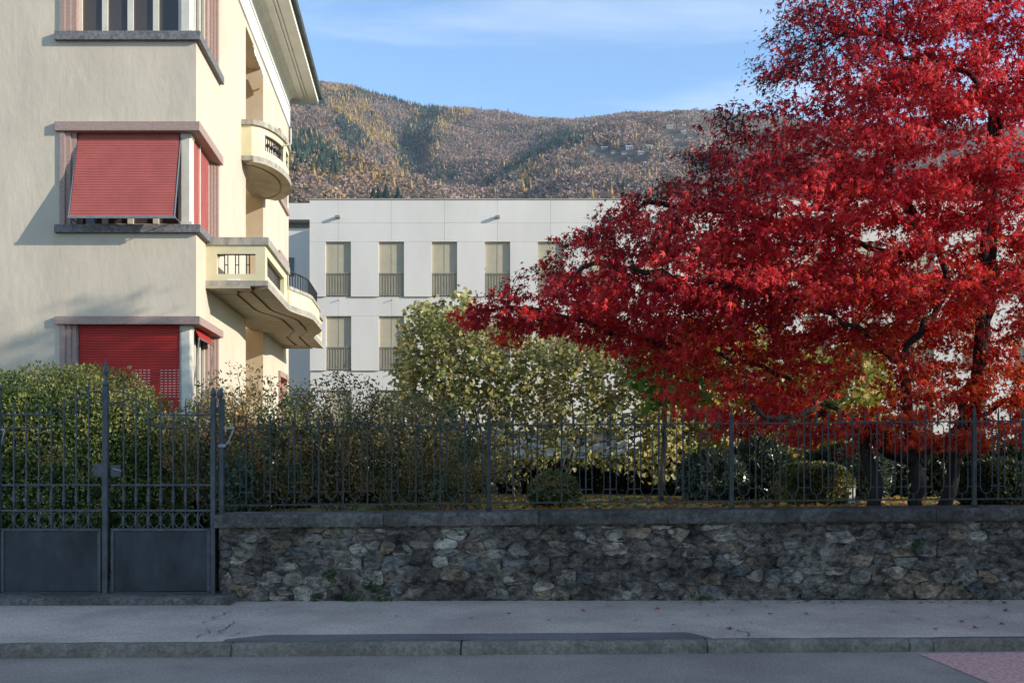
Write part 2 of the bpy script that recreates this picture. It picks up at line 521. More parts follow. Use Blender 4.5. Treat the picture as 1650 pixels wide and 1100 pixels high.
def hill_z(px, r):
    h = hill_h(np.array([px]), np.array([r]))[0]
    x, y = X_at(px, r), r
    k = min(1.0, max(0, (r - 400) / 600)) * (0.25 if r > 2600 else 1)
    return h + k * (46 * fbm(x, y, 420, 1) + 40 * (abs(fbm(x + 60, y, 300, 4)) - .2) + 12 * fbm(x, y, 110, 2))
NPX, NR = 190, 150
pxs = np.linspace(120, 2200, NPX); rs = np.concatenate([np.linspace(150, 1000, 24)[:-1], np.linspace(1000, 2800, NR - 33), np.linspace(2800, 3400, 10)])
NR = len(rs)
hz_grid = np.array([[hill_z(p, r) for p in pxs] for r in rs])
verts = [(X_at(p, r), r, hz_grid[i, j]) for i, r in enumerate(rs) for j, p in enumerate(pxs)]
faces = [(i*NPX + j, i*NPX + j + 1, (i+1)*NPX + j + 1, (i+1)*NPX + j) for i in range(NR - 1) for j in range(NPX - 1)]
b = MB(); b.add(verts, faces)
tag(b.build('hillside', M['hill'], smooth=True), kind='structure')
def hz_fast(px, r):
    fi = np.interp(r, rs, np.arange(NR)); fj = np.interp(px, pxs, np.arange(NPX))
    i = np.minimum(fi.astype(int), NR - 2); j = np.minimum(fj.astype(int), NPX - 2)
    a, c = fi - i, fj - j
    return (hz_grid[i, j]*(1-a)*(1-c) + hz_grid[i+1, j]*a*(1-c) + hz_grid[i, j+1]*(1-a)*c + hz_grid[i+1, j+1]*a*c)

# houses on the upper slope
house_spots = [(1079, 206, 17, 8), (955, 243, 13, 7), (974, 240, 15, 7), (989, 246, 13, 6), (1014, 239, 16, 8), (1006, 249, 13, 6), (1047, 238, 16, 7),
               (971, 252, 13, 6), (1102, 215, 13, 6), (1112, 221, 13, 7), (1033, 247, 12, 6), (1090, 224, 12, 6)]
house_xy = []
for i, (px, py, w, h) in enumerate(house_spots):
    best = None
    for r in np.linspace(1400, 2500, 220):
        pz = HZ - (hill_z(px, r) - EYE) * F / r
        if pz <= py + 2: best = r; break
    if best is None: best = 1900
    r = best
    x, z = X_at(px, r), hill_z(px, r) - 1
    house_xy.append((px, r))
    where = ['highest on the slope, near the skyline', 'lowest at the edge of the brown wood', 'with a broad front below the dark trees', 'small, tucked among bare trees', 'white, in the middle of the hamlet',
             'small, just below the middle of the hamlet', 'broad, on the open meadow edge', 'small, below the others', 'small, close to the red maple outline', 'beside the red maple outline',
             'small, alone under the meadow', 'small, halfway up to the skyline'][i]
    w, h = w * .62, h * .62
    t = thing('hillside_house', 'tiny pale hillside house ' + where, 'house', (x, r, z), 'houses of the hillside hamlet')
    wcol = M['greyslab'] if i % 3 else M['concrete']
    bb = MB(); bb.box(x - w/2, x + w/2, r, r + 9, z, z + h); bb.build('wall', wcol, t)
    bb = MB()
    bb.add([(x - w/2 - .6, r - .6, z + h), (x + w/2 + .6, r - .6, z + h), (x + w/2 + .6, r + 9.6, z + h), (x - w/2 - .6, r + 9.6, z + h), (x - w/2 - .6, r + 4.5, z + h + 3), (x + w/2 + .6, r + 4.5, z + h + 3)],
           [(0, 1, 5, 4), (2, 3, 4, 5), (0, 4, 3), (1, 2, 5), (0, 3, 2, 1)])
    bb.build('roof', M['roof'] if i % 2 else M['greyslab'], t)
    for k in range(3):
        bb = MB(); bb.box(x - w*.35 + k*w*.3, x - w*.35 + k*w*.3 + 1.4, r - .06, r + .1, z + h*.45, z + h*.45 + 1.8); bb.build('window', M['glass'], t)

# forest: bare broadleaf crowns, golden larches, dark spruces, some drawn for ravine shade
def blob_template():
    v = np.array([(1, 0, 0), (-1, 0, 0), (0, 1, 0), (0, -1, 0), (0, 0, 1), (0, 0, -1), (.6, -.6, .6), (-.6, -.6, .6), (-.6, .6, .6), (.6, .6, .6)], float)
    f = np.array([(0, 6, 3), (3, 6, 7), (3, 7, 1), (1, 7, 8), (1, 8, 2), (2, 8, 9), (2, 9, 0), (0, 9, 6), (4, 7, 6), (4, 8, 7), (4, 9, 8), (4, 6, 9)])
    return v, f
def cone_template():
    v = [(math.cos(a), math.sin(a), -0.9) for a in np.arange(6) * math.pi / 3] + [(0, 0, 1.6), (0, 0, -0.8)]
    f = [(i, (i + 1) % 6, 6) for i in range(6)] + [((i + 1) % 6, i, 7) for i in range(6)]
    return np.array(v, float), np.array(f)

def soup(name, V, Fc, col, m, parent=None, smooth=False):
    """V (n,k,3) verts per piece, Fc (q,c) faces of the template, col (n,3) or (n,k,3)"""
    n, k, _ = V.shape
    me = bpy.data.meshes.new(name)
    q, c = Fc.shape
    base = BASE[parent.name] if parent is not None else Vector((0, 0, 0))
    vv = V.reshape(-1, 3) - np.array(base)
    me.vertices.add(n * k)
    me.vertices.foreach_set('co', vv.astype(np.float32).ravel())
    idx = (Fc[None] + (np.arange(n) * k)[:, None, None]).reshape(-1)
    me.loops.add(len(idx)); me.loops.foreach_set('vertex_index', idx.astype(np.int32))
    me.polygons.add(n * q)
    me.polygons.foreach_set('loop_start', (np.arange(n * q) * c).astype(np.int32))
    me.polygons.foreach_set('loop_total', np.full(n * q, c, np.int32))
    if smooth: me.polygons.foreach_set('use_smooth', np.ones(n * q, bool))
    if col is not None:
        ca = me.color_attributes.new('Col', 'FLOAT_COLOR', 'POINT')
        if col.ndim == 2: col = np.repeat(col[:, None, :], k, axis=1)
        rgba = np.concatenate([col.reshape(-1, 3), np.ones((n * k, 1))], axis=1)
        ca.data.foreach_set('color', rgba.astype(np.float32).ravel())
    me.materials.append(m)
    me.update(); me.validate()
    o = bpy.data.objects.new(name, me)
    link(o, parent)
    if parent is None: BASE[o.name] = Vector((0, 0, 0))
    return o

def in_poly(x, y, poly):
    inside = np.zeros(len(x), bool)
    n = len(poly)
    for i in range(n):
        x1, y1 = poly[i]; x2, y2 = poly[(i + 1) % n]
        c = ((y1 > y) != (y2 > y)) & (x < (x2 - x1) * (y - y1) / (y2 - y1 + 1e-9) + x1)
        inside ^= c
    return inside
SP = 7.0
gx, gy = np.meshgrid(np.arange(-1150, 1500, SP), np.arange(800, 2740, SP))
gx = gx.ravel() + rng.uniform(-.45, .45, gx.size) * SP; gy = gy.ravel() + rng.uniform(-.45, .45, gy.size) * SP
gpx = gx / gy * F + 825
keep = (gpx > 395) & (gpx < 1720)
keep &= (gpx < 1260) | (rng.random(len(gpx)) < 0.3)
gx, gy, gpx = gx[keep], gy[keep], gpx[keep]
gz = hz_fast(gpx, gy)
gpy = HZ - (gz - EYE) / gy * F
near = gpy < 332
for hp, hr in house_xy:
    near &= ~((np.abs(gpx - hp) < 11) & (gy < hr + 14) & (gy > hr - 70))
gx, gy, gpx, gz, gpy = gx[near], gy[near], gpx[near], gz[near], gpy[near]
nn = len(gx)
jit = np.array([noise.noise((x / 60, y / 60, 3)) for x, y in zip(gx, gy)])
jx, jy = gpx + 16 * jit + rng.normal(0, 5, nn), gpy + 9 * jit + rng.normal(0, 3, nn)
species = np.zeros(nn, int)       # 0 bare, 1 larch, 2 spruce, 3 russet
for poly in ([(430, 240), (520, 225), (640, 285), (720, 325), (430, 330)],): species[in_poly(jx, jy, poly) & (rng.random(nn) < 0.62)] = 3
for poly in ([(510, 142), (560, 138), (600, 172), (628, 205), (640, 240), (600, 235), (570, 200), (530, 178)], [(655, 168), (690, 168), (676, 200), (652, 210)],
             [(718, 170), (768, 174), (722, 215), (700, 262), (684, 262), (700, 215)], [(480, 205), (520, 215), (620, 290), (640, 310), (590, 290), (540, 250), (480, 222)],
             [(630, 255), (655, 255), (660, 285), (632, 290)], [(840, 285), (870, 262), (880, 268), (850, 305), (830, 312)], [(585, 200), (608, 195), (612, 235), (590, 235)]):
    species[in_poly(jx, jy, poly) & (rng.random(nn) < 0.72)] = 1
for poly in ([(466, 212), (500, 210), (548, 250), (552, 282), (500, 285), (466, 280)], [(560, 143), (640, 160), (720, 172), (716, 182), (640, 170), (570, 152)],
             [(672, 175), (716, 172), (702, 215), (684, 255), (664, 290), (645, 270), (634, 215)], [(540, 180), (575, 205), (600, 238), (560, 235), (530, 205)],
             [(470, 148), (510, 145), (530, 165), (500, 180), (470, 165)], [(690, 270), (735, 268), (730, 292), (690, 290)], [(895, 210), (950, 218), (930, 240), (860, 262), (800, 300), (770, 300), (860, 245)]):  # last outline is a shaded ravine, its shade put in as dark spruces
    species[in_poly(jx, jy, poly) & (rng.random(nn) < 0.75)] = 2
stray = rng.random(nn)
species[(stray < 0.035)] = 1; species[(stray > 0.975)] = 2
pal = {0: np.array([(0.155, 0.108, 0.086), (0.14, 0.1, 0.086), (0.168, 0.118, 0.09)]), 1: np.array([(0.2, 0.132, 0.05), (0.17, 0.12, 0.055), (0.22, 0.14, 0.046)]),
       2: np.array([(0.022, 0.036, 0.024), (0.03, 0.044, 0.027), (0.02, 0.03, 0.024)]), 3: np.array([(0.165, 0.108, 0.066), (0.145, 0.1, 0.07), (0.185, 0.115, 0.062)])}
colr = np.zeros((nn, 3))
for s_, p_ in pal.items():
    k_ = species == s_
    colr[k_] = p_[rng.integers(0, 3, k_.sum())]
colr *= 2.15 * rng.uniform(0.87, 1.13, (nn, 1)) * (1 + 0.35 * np.array([noise.noise((x / 45, y / 70, 8)) for x, y in zip(gx, gy)]))[:, None]
bt, bf = blob_template(); ct, cf = cone_template()
for is_cone in (False, True):
    k_ = ((species == 2) | ((species == 1) & (np.arange(nn) % 2 == 0))) == is_cone
    tv, tf = (ct, cf) if is_cone else (bt, bf)
    m_ = k_.sum()
    if is_cone:
        wid = rng.uniform(1.7, 3.1, m_); hei = wid * rng.uniform(1.7, 2.5, m_)
        Vv = tv[None] * np.stack([wid, wid, hei], 1)[:, None, :] + np.stack([gx[k_], gy[k_], gz[k_] + hei * 0.75], 1)[:, None, :]
        shade = np.repeat(colr[k_][:, None, :], len(tv), 1)
    else:
        Q = 10                                        # twig clumps per bare crown
        wid = rng.uniform(2.6, 4.6, m_)
        cpos = np.stack([gx[k_], gy[k_], gz[k_] + wid * 1.05], 1)
        cpos = np.repeat(cpos, Q, 0); w2 = np.repeat(wid, Q)
        q_ = rng.normal(0, 1, (m_ * Q, 3)); q_ /= np.linalg.norm(q_, axis=1, keepdims=True)
        cpos = cpos + q_ * (w2 * rng.uniform(.35, 1.0, m_ * Q))[:, None] * np.array([1, 1, .95])
        ax = q_ + rng.normal(0, .5, q_.shape); ax /= np.linalg.norm(ax, axis=1, keepdims=True)
        bx_ = np.cross(ax, rng.normal(0, 1, q_.shape)); bx_ /= np.linalg.norm(bx_, axis=1, keepdims=True)
        s1, s2 = (w2 * rng.uniform(.42, .7, m_ * Q))[:, None], (w2 * rng.uniform(.26, .46, m_ * Q))[:, None]
        Vv = np.stack([cpos - ax * s1 * .6, cpos + bx_ * s2, cpos + ax * s1, cpos - bx_ * s2], 1)
        tf = np.array([(0, 1, 2, 3)])
        shade = np.repeat(np.repeat(colr[k_], Q, 0) * rng.uniform(.9, 1.1, (m_ * Q, 1)), 4, 0).reshape(-1, 4, 3)
    o = soup('conifer_forest' if is_cone else 'broadleaf_forest', Vv, tf, shade, M['forest'])
    tag(o, 'dark spruces, partly standing in for ravine shade, and golden larches massed on the far hillside' if is_cone else 'bare purplish brown broadleaf wood covering the far hillside', 'forest', kind='stuff')

# the pines one can tell apart at the foot of the spur
cv, cfz = cone_template()
for i, (px, py, h) in enumerate([(601, 307, 16), (610, 303, 19), (622, 297, 15), (641, 303, 20), (655, 306, 16), (664, 308, 20), (672, 313, 15), (622, 319, 16), (636, 322, 15), (648, 320, 18), (560, 316, 14), (686, 318, 14)]):
    r = 1080 + 14 * (i % 4)
    x, z = X_at(px, r), Z_at(py, r)
    z = min(z, hill_z(px, r))
    lab = ['dark pine standing before the russet spur, first of the row above the white roof', 'tall dark pine, second from the villa above the white roof', 'lone dark pine a little above the row over the white roof', 'tallest dark pine at the head of the descending row', 'dark pine just behind the tallest of the row',
           'broad dark pine in the middle of the descending row', 'dark pine low in the descending row', 'dark pine touching the white roof line, nearest the villa of three', 'small dark pine on the white roof line', 'dark pine on the white roof line below the tallest pine',
           'single dark pine far along the spur towards the villa', 'last small dark pine down the valley'][i]
    t = thing('pine_tree', lab, 'tree', (x, r, z - 1), 'pines at the foot of the spur')
    bb = MB(); bb.tube([(x, r, z - 1), (x, r, z + h * .4)], [.5, .3], 5); bb.build('trunk', M['bark2'], t)
    tiers = []
    for q in range(5):
        rr = h * (0.34 - 0.058 * q); zz = z + h * (0.16 + 0.16 * q)
        tiers.append(cv * np.array([rr, rr, h * .12]) * (1 + rng.uniform(-.2, .2, cv.shape)) + np.array([x, r, zz + h*.08]))
    soup('crown', np.array(tiers), cfz, np.array([[0.026, 0.042, 0.026]] * 5), M['forest'], t)

# thin valley haze
hm = bpy.data.materials.new('haze'); hm.use_nodes = True
hn, hl_ = hm.node_tree.nodes, hm.node_tree.links
hn.remove(hn['Principled BSDF'])
pv = hn.new('ShaderNodeVolumePrincipled'); pv.inputs['Color'].default_value = (0.7, 0.86, 1.0, 1); pv.inputs['Density'].default_value = 0.00006
pv.inputs['Anisotropy'].default_value = 0.2
hl_.new(pv.outputs['Volume'], hn['Material Output'].inputs['Volume'])
b = MB(); b.box(-3000, 3000, -400, 3600, -1.2, 1100)
tag(b.build('haze', hm), 'thin pale blue haze in the valley air', 'haze', kind='stuff')

# ------------------------------------------------------------------ the garden wall: rubble stones in mortar, coping on top
def clip(poly, p, nrm):
    out = []
    for i in range(len(poly)):
        a, c = poly[i], poly[(i + 1) % len(poly)]
        da = (a[0]-p[0])*nrm[0] + (a[1]-p[1])*nrm[1]; dc = (c[0]-p[0])*nrm[0] + (c[1]-p[1])*nrm[1]
        if da <= 0: out.append(a)
        if (da < 0) != (dc < 0) and abs(da - dc) > 1e-12:
            t = da / (da - dc); out.append((a[0] + (c[0]-a[0])*t, a[1] + (c[1]-a[1])*t))
    return out
WX0, WX1 = X_at(353, 10.9), 9.2
WTOP = Z_at(850, 10.9)                        # underside of coping at the gate end
stone_wall = thing('stone_wall', 'low rubble stone garden wall with dark granite coping under the fence', 'wall', (WX0, wall_y(WX0), PZ))
def wall_top(x): return WTOP + rise(x)
# mortar body with an uneven face
nx_, nz_ = 620, 52
vs_, fs = [], []
for j in range(nz_ + 1):
    for i in range(nx_ + 1):
        x = WX0 + (WX1 - WX0) * i / nx_; z = PZ - 0.03 + (wall_top(x) - PZ + 0.03) * j / nz_
        d = 0.03 * noise.fractal((x * 7, z * 10, 2), 1, 2, 5) + 0.012 * noise.noise((x * 1.3, z * 2.2, 5))
        vs_.append((x, wall_y(x) + d, z))
for j in range(nz_):
    for i in range(nx_):
        a = j * (nx_ + 1) + i; fs.append((a, a + 1, a + nx_ + 2, a + nx_ + 1))
b = MB(); b.add(vs_, fs)
b.build('mortar', M['mortar'], stone_wall, smooth=True)
b = MB(); b.add([(WX0, wall_y(WX0) + .001, PZ - .05), (WX1, wall_y(WX1) + 0.03, PZ - .05), (WX1, wall_y(WX1) + .38, PZ - .05), (WX0, wall_y(WX0) + .38, PZ - .05),
                 (WX0, wall_y(WX0) + .001, wall_top(WX0) - .002), (WX1, wall_y(WX1) + .03, wall_top(WX1) - .002), (WX1, wall_y(WX1) + .38, wall_top(WX1) - .002), (WX0, wall_y(WX0) + .38, wall_top(WX0) - .002)],
                [(1, 2, 6, 5), (2, 3, 7, 6), (3, 0, 4, 7), (4, 5, 6, 7)])
b.build('wall_core', M['mortar'], stone_wall)
# stone layout: relaxed anisotropic cells in uneven courses
seeds = []
z = PZ + 0.045
row = 0
while z < WTOP + 0.1:
    hrow = random.uniform(0.07, 0.2)
    x = WX0 - random.uniform(0, .2)
    while x < WX1:
        w = random.uniform(0.09, 0.3) * (1.5 if random.random() < 0.25 else 1)
        if random.random() < 0.22 and hrow > 0.11:
            seeds.append((x + w/2, z + hrow * .25)); seeds.append((x + w/2 + random.uniform(-.04, .04), z + hrow * .78))
        else:
            seeds.append((x + w/2, z + hrow/2 + random.uniform(-.04, .04)))
        x += w
    z += hrow; row += 1
AN = 0.5
cells = []
for i, s in enumerate(seeds):
    poly = [((s[0]-.4)*AN, s[1]-.3), ((s[0]+.4)*AN, s[1]-.3), ((s[0]+.4)*AN, s[1]+.3), ((s[0]-.4)*AN, s[1]+.3)]
    for j, t in enumerate(seeds):
        if i == j or abs(t[0]-s[0]) > 0.75 or abs(t[1]-s[1]) > 0.5: continue
        a, c = (s[0]*AN, s[1]), (t[0]*AN, t[1])
        poly = clip(poly, ((a[0]+c[0])/2, (a[1]+c[1])/2), (c[0]-a[0], c[1]-a[1]))
        if len(poly) < 3: break
    if len(poly) < 3: continue
    poly = [(p[0]/AN, p[1]) for p in poly]
    poly = clip(poly, (WX0 + .01, 0), (-1, 0)); 
    if len(poly) >= 3: poly = clip(poly, (0, PZ + .004), (0, -1))
    if len(poly) >= 3: poly = clip(poly, (0, wall_top(s[0]) - .02), (0, 1))
    if len(poly) >= 3: cells.append(poly)
count = 0
for poly in cells:
    cx = sum(p[0] for p in poly) / len(poly); cz = sum(p[1] for p in poly) / len(poly)
    area = abs(sum(poly[i][0]*poly[(i+1) % len(poly)][1] - poly[(i+1) % len(poly)][0]*poly[i][1] for i in range(len(poly)))) / 2
    if area < 0.0018: continue
    if random.random() < 0.27: continue                     # smeared over with mortar
    # resample and roughen the outline
    per = []
    for i in range(len(poly)):
        a, c = poly[i], poly[(i + 1) % len(poly)]
        L_ = math.hypot(c[0]-a[0], c[1]-a[1]); k = max(1, int(L_ / 0.03))
        per += [(a[0] + (c[0]-a[0])*q/k, a[1] + (c[1]-a[1])*q/k) for q in range(k)]
    for _ in range(1):
        per = [((per[i-1][0] + 2*per[i][0] + per[(i+1) % len(per)][0])/4, (per[i-1][1] + 2*per[i][1] + per[(i+1) % len(per)][1])/4) for i in range(len(per))]
    sh = random.uniform(0.84, 1.02)
    per = [(cx + (x-cx)*sh + 0.02*noise.noise((x*16, z*16, count)), cz + (z-cz)*sh + 0.018*noise.noise((x*17, z*17, count + 50))) for x, z in per]
    n = len(per)
    proud = random.uniform(-0.004, 0.026)
    y0 = wall_y(cx)
    tiltx, tiltz = random.uniform(-.09, .09), random.uniform(-.09, .09)
    vs_ = []
    for sc, d in ((1.0, 0.03), (0.985, -proud * .6), (0.93, -proud), (0.75, -proud), (0.45, -proud * 1.05)):
        for x, z in per:
            X, Z = cx + (x-cx)*sc, cz + (z-cz)*sc
            e = 0.017 * noise.fractal((X*14, Z*20, 3.1), 1, 2, 5)
            vs_.append((X, y0 + d + e + tiltx*(X-cx) + tiltz*(Z-cz), Z))
    vs_.append((cx, y0 - proud * 1.1 + 0.008*random.uniform(-1, 1), cz))
    fs = [(r*n + i, (r+1)*n + i, (r+1)*n + (i+1) % n, r*n + (i+1) % n) for r in range(4) for i in range(n)]
    fs += [(4*n + i, 5*n, 4*n + (i+1) % n) for i in range(n)]
    bb = MB(); bb.add(vs_, [f[::-1] for f in fs])
    bb.build('stone', M['stone'], stone_wall, smooth=False)
    count += 1
# coping slabs
cc = [X_at(347, 10.9)] + [X_at(p, 10.9) for p in (619, 868, 1076, 1510, 1800)] + [9.2]
for i in range(len(cc) - 1):
    xa, xb = cc[i] + .004, cc[i+1] - .004
    prof = [(-0.055, 0.004), (-0.062, 0.03), (-0.06, 0.12), (-0.048, 0.142), (-0.02, 0.148), (0.4, 0.15), (0.42, 0.004)]
    k = len(prof); nseg = max(4, int((xb - xa) / .07)); vs_ = []
    for j in range(nseg + 1):
        x = xa + (xb - xa) * j / nseg
        for q, (dy, dz) in enumerate(prof):
            e = 0.009 * noise.fractal((x * 7, q * 3.1, i * 5), 1, 2, 3)
            vs_.append((x, wall_y(x) + dy + (e if q < 5 else 0), wall_top(x) + dz + (0.6*e if 0 < q < 5 else 0)))
    fs = [(j*k + q, (j+1)*k + q, (j+1)*k + (q+1) % k, j*k + (q+1) % k) for j in range(nseg) for q in range(k)]
    fs += [tuple(range(k)), tuple(range(nseg*k + k - 1, nseg*k - 1, -1))]
    bb = MB(); bb.add(vs_, fs); bb.build('coping_stone', M['coping'], stone_wall, smooth=False)
COPE = WTOP + 0.15        # top of coping at the gate end

# threshold stone under the gate
b = MB()
xa, xb = -9.0, X_at(370, 10.6)
n = 60; prof = [(-0.3, 0), (-0.305, 0.05), (-0.29, 0.075), (-0.1, 0.08), (0.25, 0.08), (0.25, 0)]; k = len(prof); vs_ = []
for j in range(n + 1):
    x = xa + (xb - xa) * j / n
    for q, (dy, dz) in enumerate(prof):
        vs_.append((x, wall_y(x) + dy + 0.01*noise.noise((x*3, q, 0)), PZ + dz + (0.008*noise.noise((x*4, q, 3)) if dz else -.02)))
b.add(vs_, [(j*k + q, (j+1)*k + q, (j+1)*k + q + 1, j*k + q + 1) for j in range(n) for q in range(k - 1)] + [tuple(range(k)), tuple(range(n*k + k - 1, n*k - 1, -1))])
tag(b.build('threshold_stone', M['coping'], smooth=True), 'long grey threshold stone running under the iron gate', 'threshold')

# ------------------------------------------------------------------ iron gate and fence
GY = 10.95
SC = GY / F
def gx_(px): return (px - 825) * SC
def gz_(py): return EYE + (HZ - py) * SC
def spike_bar(zb, zt, r=0.0075):
    bb = MB(); bb.tube([(0, 0, zb), (0, 0, zt - .12)], r, 6)
    bb.lathe([(r, zt - .12), (r * 1.25, zt - .10), (0.0015, zt)], 0, 0, 6)
    return bb
def rail(bb, x0, x1, z, h=0.014, d=0.02, y=GY):
    bb.box(x0, x1, y - d/2, y + d/2, z - h/2, z + h/2)
PANEL_T = 853
def gate_leaf(xa, xb, label, centre_right, stile_at_b):
    t = thing('iron_gate_leaf', label, 'gate', ((xa + xb)/2, GY, PZ + .08), 'leaves of the iron gate')
    bb = MB(); rail(bb, xa, xb, gz_(PANEL_T), 0.03, 0.03); rail(bb, xa, xb, gz_(957), 0.045, 0.034)
    bb.box(xa, xa + .035, GY - .017, GY + .017, gz_(952.5), gz_(855.2)); bb.box(xb - .035, xb, GY - .017, GY + .017, gz_(952.5), gz_(855.2))
    bb.build('panel_frame', M['gate'], t, bevel=.003)
    bb = MB(); bb.box(xa + .036, xb - .036, GY - .004, GY + .004, gz_(951), gz_(856)); bb.build('panel', M['gatepanel'], t)
    for py in (781, 822):
        bb = MB(); rail(bb, xa, xb, gz_(py), 0.02, 0.024); bb.build('rail', M['gate'], t)
    # two swan-neck rails
    def sw(x, off):
        u = (x - xa) / (xb - xa)
        if not centre_right: u = 1 - u
        s = min(1, max(0, (u - 0.45) / 0.5)); s = s*s*(3 - 2*s)
        return gz_(off) + s * (38 if off < 680 else 41) * SC
    for off in (668, 689):
        bb = MB(); bb.tube([(xa + (xb - xa)*i/24, GY - .004, sw(xa + (xb - xa)*i/24, off)) for i in range(25)], 0.0085, 6); bb.build('swan_neck_rail', M['gate'], t)
    nb = 7
    for i in range(nb):
        x = xa + (xb - xa) * (i + 1) / (nb + 1)
        u = (x - xa) / (xb - xa); u = u if centre_right else 1 - u
        ztop = sw(x, 668) + 24 * SC
        bb = spike_bar(gz_(822), ztop, 0.0085); o = inst(bb.mesh('bar', M['gate']), 'bar', t, (x, GY + .004, 0))
        bb = MB(); z0, z1 = gz_(818), gz_(785); mz = (z0 + z1)/2
        bb.lathe([(.010, mz - .11), (.014, mz - .07), (.012, mz - .055), (.019, mz - .05), (.019, mz - .04), (.015, mz - .03), (.023, mz), (.015, mz + .03), (.019, mz + .04), (.019, mz + .05), (.012, mz + .055), (.014, mz + .07), (.010, mz + .11)], x, GY + .004, 10)
        bb.build('baluster_knob', M['gate'], t, smooth=True)
        # anthemion of two arcs back to back
        bb = MB(); zt, zb = gz_(824), gz_(851); hh = zt - zb; w = (xb - xa)/(nb + 1)/2
        for s in (-1, 1):
            bb.tube([(x + s*w*(1 - math.cos(a))*.97, GY, zb + hh*(a/math.pi*.9 + .06) ) if False else (x + s*(w*.94 - w*.86*math.sin(a)), GY, zb + hh*(a/math.pi)) for a in [math.pi*q/10 for q in range(11)]], .006, 5)
            bb.tube([(x + s*.004, GY, zb), (x + s*.012, GY, zb + hh*.55), (x + s*.03, GY, zb + hh*.9)], .005, 5)
        bb.lathe([(.008, zb), (.014, zb + hh*.35), (.018, zb + hh*.45), (.014, zb + hh*.55), (.006, zt)], x, GY, 8)
        bb.build('scroll', M['gate'], t)
    return t
g1 = gate_leaf(gx_(2), gx_(163), 'iron gate leaf with dark sheet panel, cut off by the photo edge', True, False)
g2 = gate_leaf(gx_(179), gx_(339), 'iron gate leaf with handle plate, next to the stone wall', False, True)
# meeting post with spear finial belongs to the leaf next to the wall
bb = MB(); xc = gx_(170.5); bb.box(xc - .029, xc + .029, GY - .034, GY + .026, PZ + .07, gz_(622)); bb.build('meeting_stile', M['gate'], g2, bevel=.004)
bb = MB(); zt = gz_(622)
bb.lathe([(.03, zt), (.037, zt + .012), (.037, zt + .03), (.028, zt + .05), (.012, zt + .06), (.016, zt + .085), (.010, zt + .1), (.01, zt + .125), (.036, zt + .145), (.03, zt + .17), (.016, zt + .23), (.003, zt + .305)], xc, GY - .004, 12)
bb.build('spear_finial', M['gate'], g2, smooth=True)
bb = MB(); bb.box(gx_(180), gx_(196), GY - .03, GY - .006, gz_(768), gz_(749)); bb.build('handle_plate', M['gate'], g2, bevel=.003)
bb = MB(); bb.tube([(gx_(186), GY - .035, gz_(755)), (gx_(186), GY - .075, gz_(755)), (gx_(192), GY - .08, gz_(756)), (gx_(200), GY - .075, gz_(758.5))], .008, 8); bb.build('lever_handle', M['steel'], g2)
bb = MB(); bb.box(gx_(151), gx_(166), GY - .028, GY - .008, gz_(768), gz_(747)); o = bb.build('lock_plate', M['gate'], g1, bevel=.004)
bb = MB(); bb.box(gx_(156), gx_(157.2), GY - .0295, GY - .0275, gz_(763), gz_(758)); bb.build('keyhole', M['patch'], o)
bb = MB(); bb.box(gx_(340), gx_(347.5), GY - .026, GY + .026, PZ + .08, gz_(640)); bb.build('hinge_stile', M['gate'], g2, bevel=.003)
def acorn(bb, x, z, s=1.0):
    bb.lathe([(.02*s, z), (.02*s, z + .008), (.034*s, z + .02), (.038*s, z + .04), (.034*s, z + .07), (.02*s, z + .095), (.004, z + .108)], x, GY, 10)
bb = MB(); acorn(bb, gx_(343.7), gz_(640), .85); bb.build('acorn_finial', M['gate'], g2, smooth=True)
# hinge side post at the photo edge
pl = thing('gate_post', 'square iron gate post with acorn finial at the photo edge', 'post', (gx_(-4), GY, PZ + .08))
bb = MB(); bb.box(gx_(-8), gx_(1), GY - .03, GY + .03, PZ + .08, gz_(632)); bb.build('shaft', M['gate'], pl, bevel=.003)
bb = MB(); acorn(bb, gx_(-3.5), gz_(632)); bb.build('acorn_finial', M['gate'], pl, smooth=True)
bb = MB(); bb.box(gx_(1.2), gx_(9), GY - .012, GY + .012, gz_(693), gz_(690)); bb.tube([(gx_(2), GY, gz_(716)), (gx_(8), GY, gz_(693))], .012, 5); bb.build('bracket', M['steel'], pl)

# fence on the wall
FX0, FX1 = gx_(355), 8.6
fence = thing('iron_fence', 'dark wrought iron fence of spiked bars and loops on the stone wall', 'fence', (FX0, GY + .05, COPE))
FY = GY + 0.06
def fz(py, x): return EYE + (HZ - py) * FY / F + rise(x) - rise(0) * .6
bb = MB(); bb.box(gx_(351), gx_(358.5), FY - .028, FY + .028, COPE - .05, gz_(642)); bb.build('end_post', M['gate'], fence, bevel=.003)
bb = MB(); acorn(bb, gx_(354.8), gz_(642)); bb.build('acorn_finial', M['gate'], fence, smooth=True)
bb = MB(); bb.box(gx_(339.5), gx_(359.5), FY - .035, FY - .028, gz_(664), gz_(656)); bb.build('clasp', M['gate'], fence)
bb = MB(); bb.box(gx_(358.6), gx_(376), FY - .014, FY + .014, gz_(691), gz_(687)); bb.tube([(gx_(361), FY - .01, gz_(717)), (gx_(365), FY - .01, gz_(714)), (gx_(375), FY - .01, gz_(692))], .013, 6); bb.box(gx_(350), gx_(362), FY - .035, FY + .0, gz_(720), gz_(715)); bb.build('bracket', M['steel'], fence)
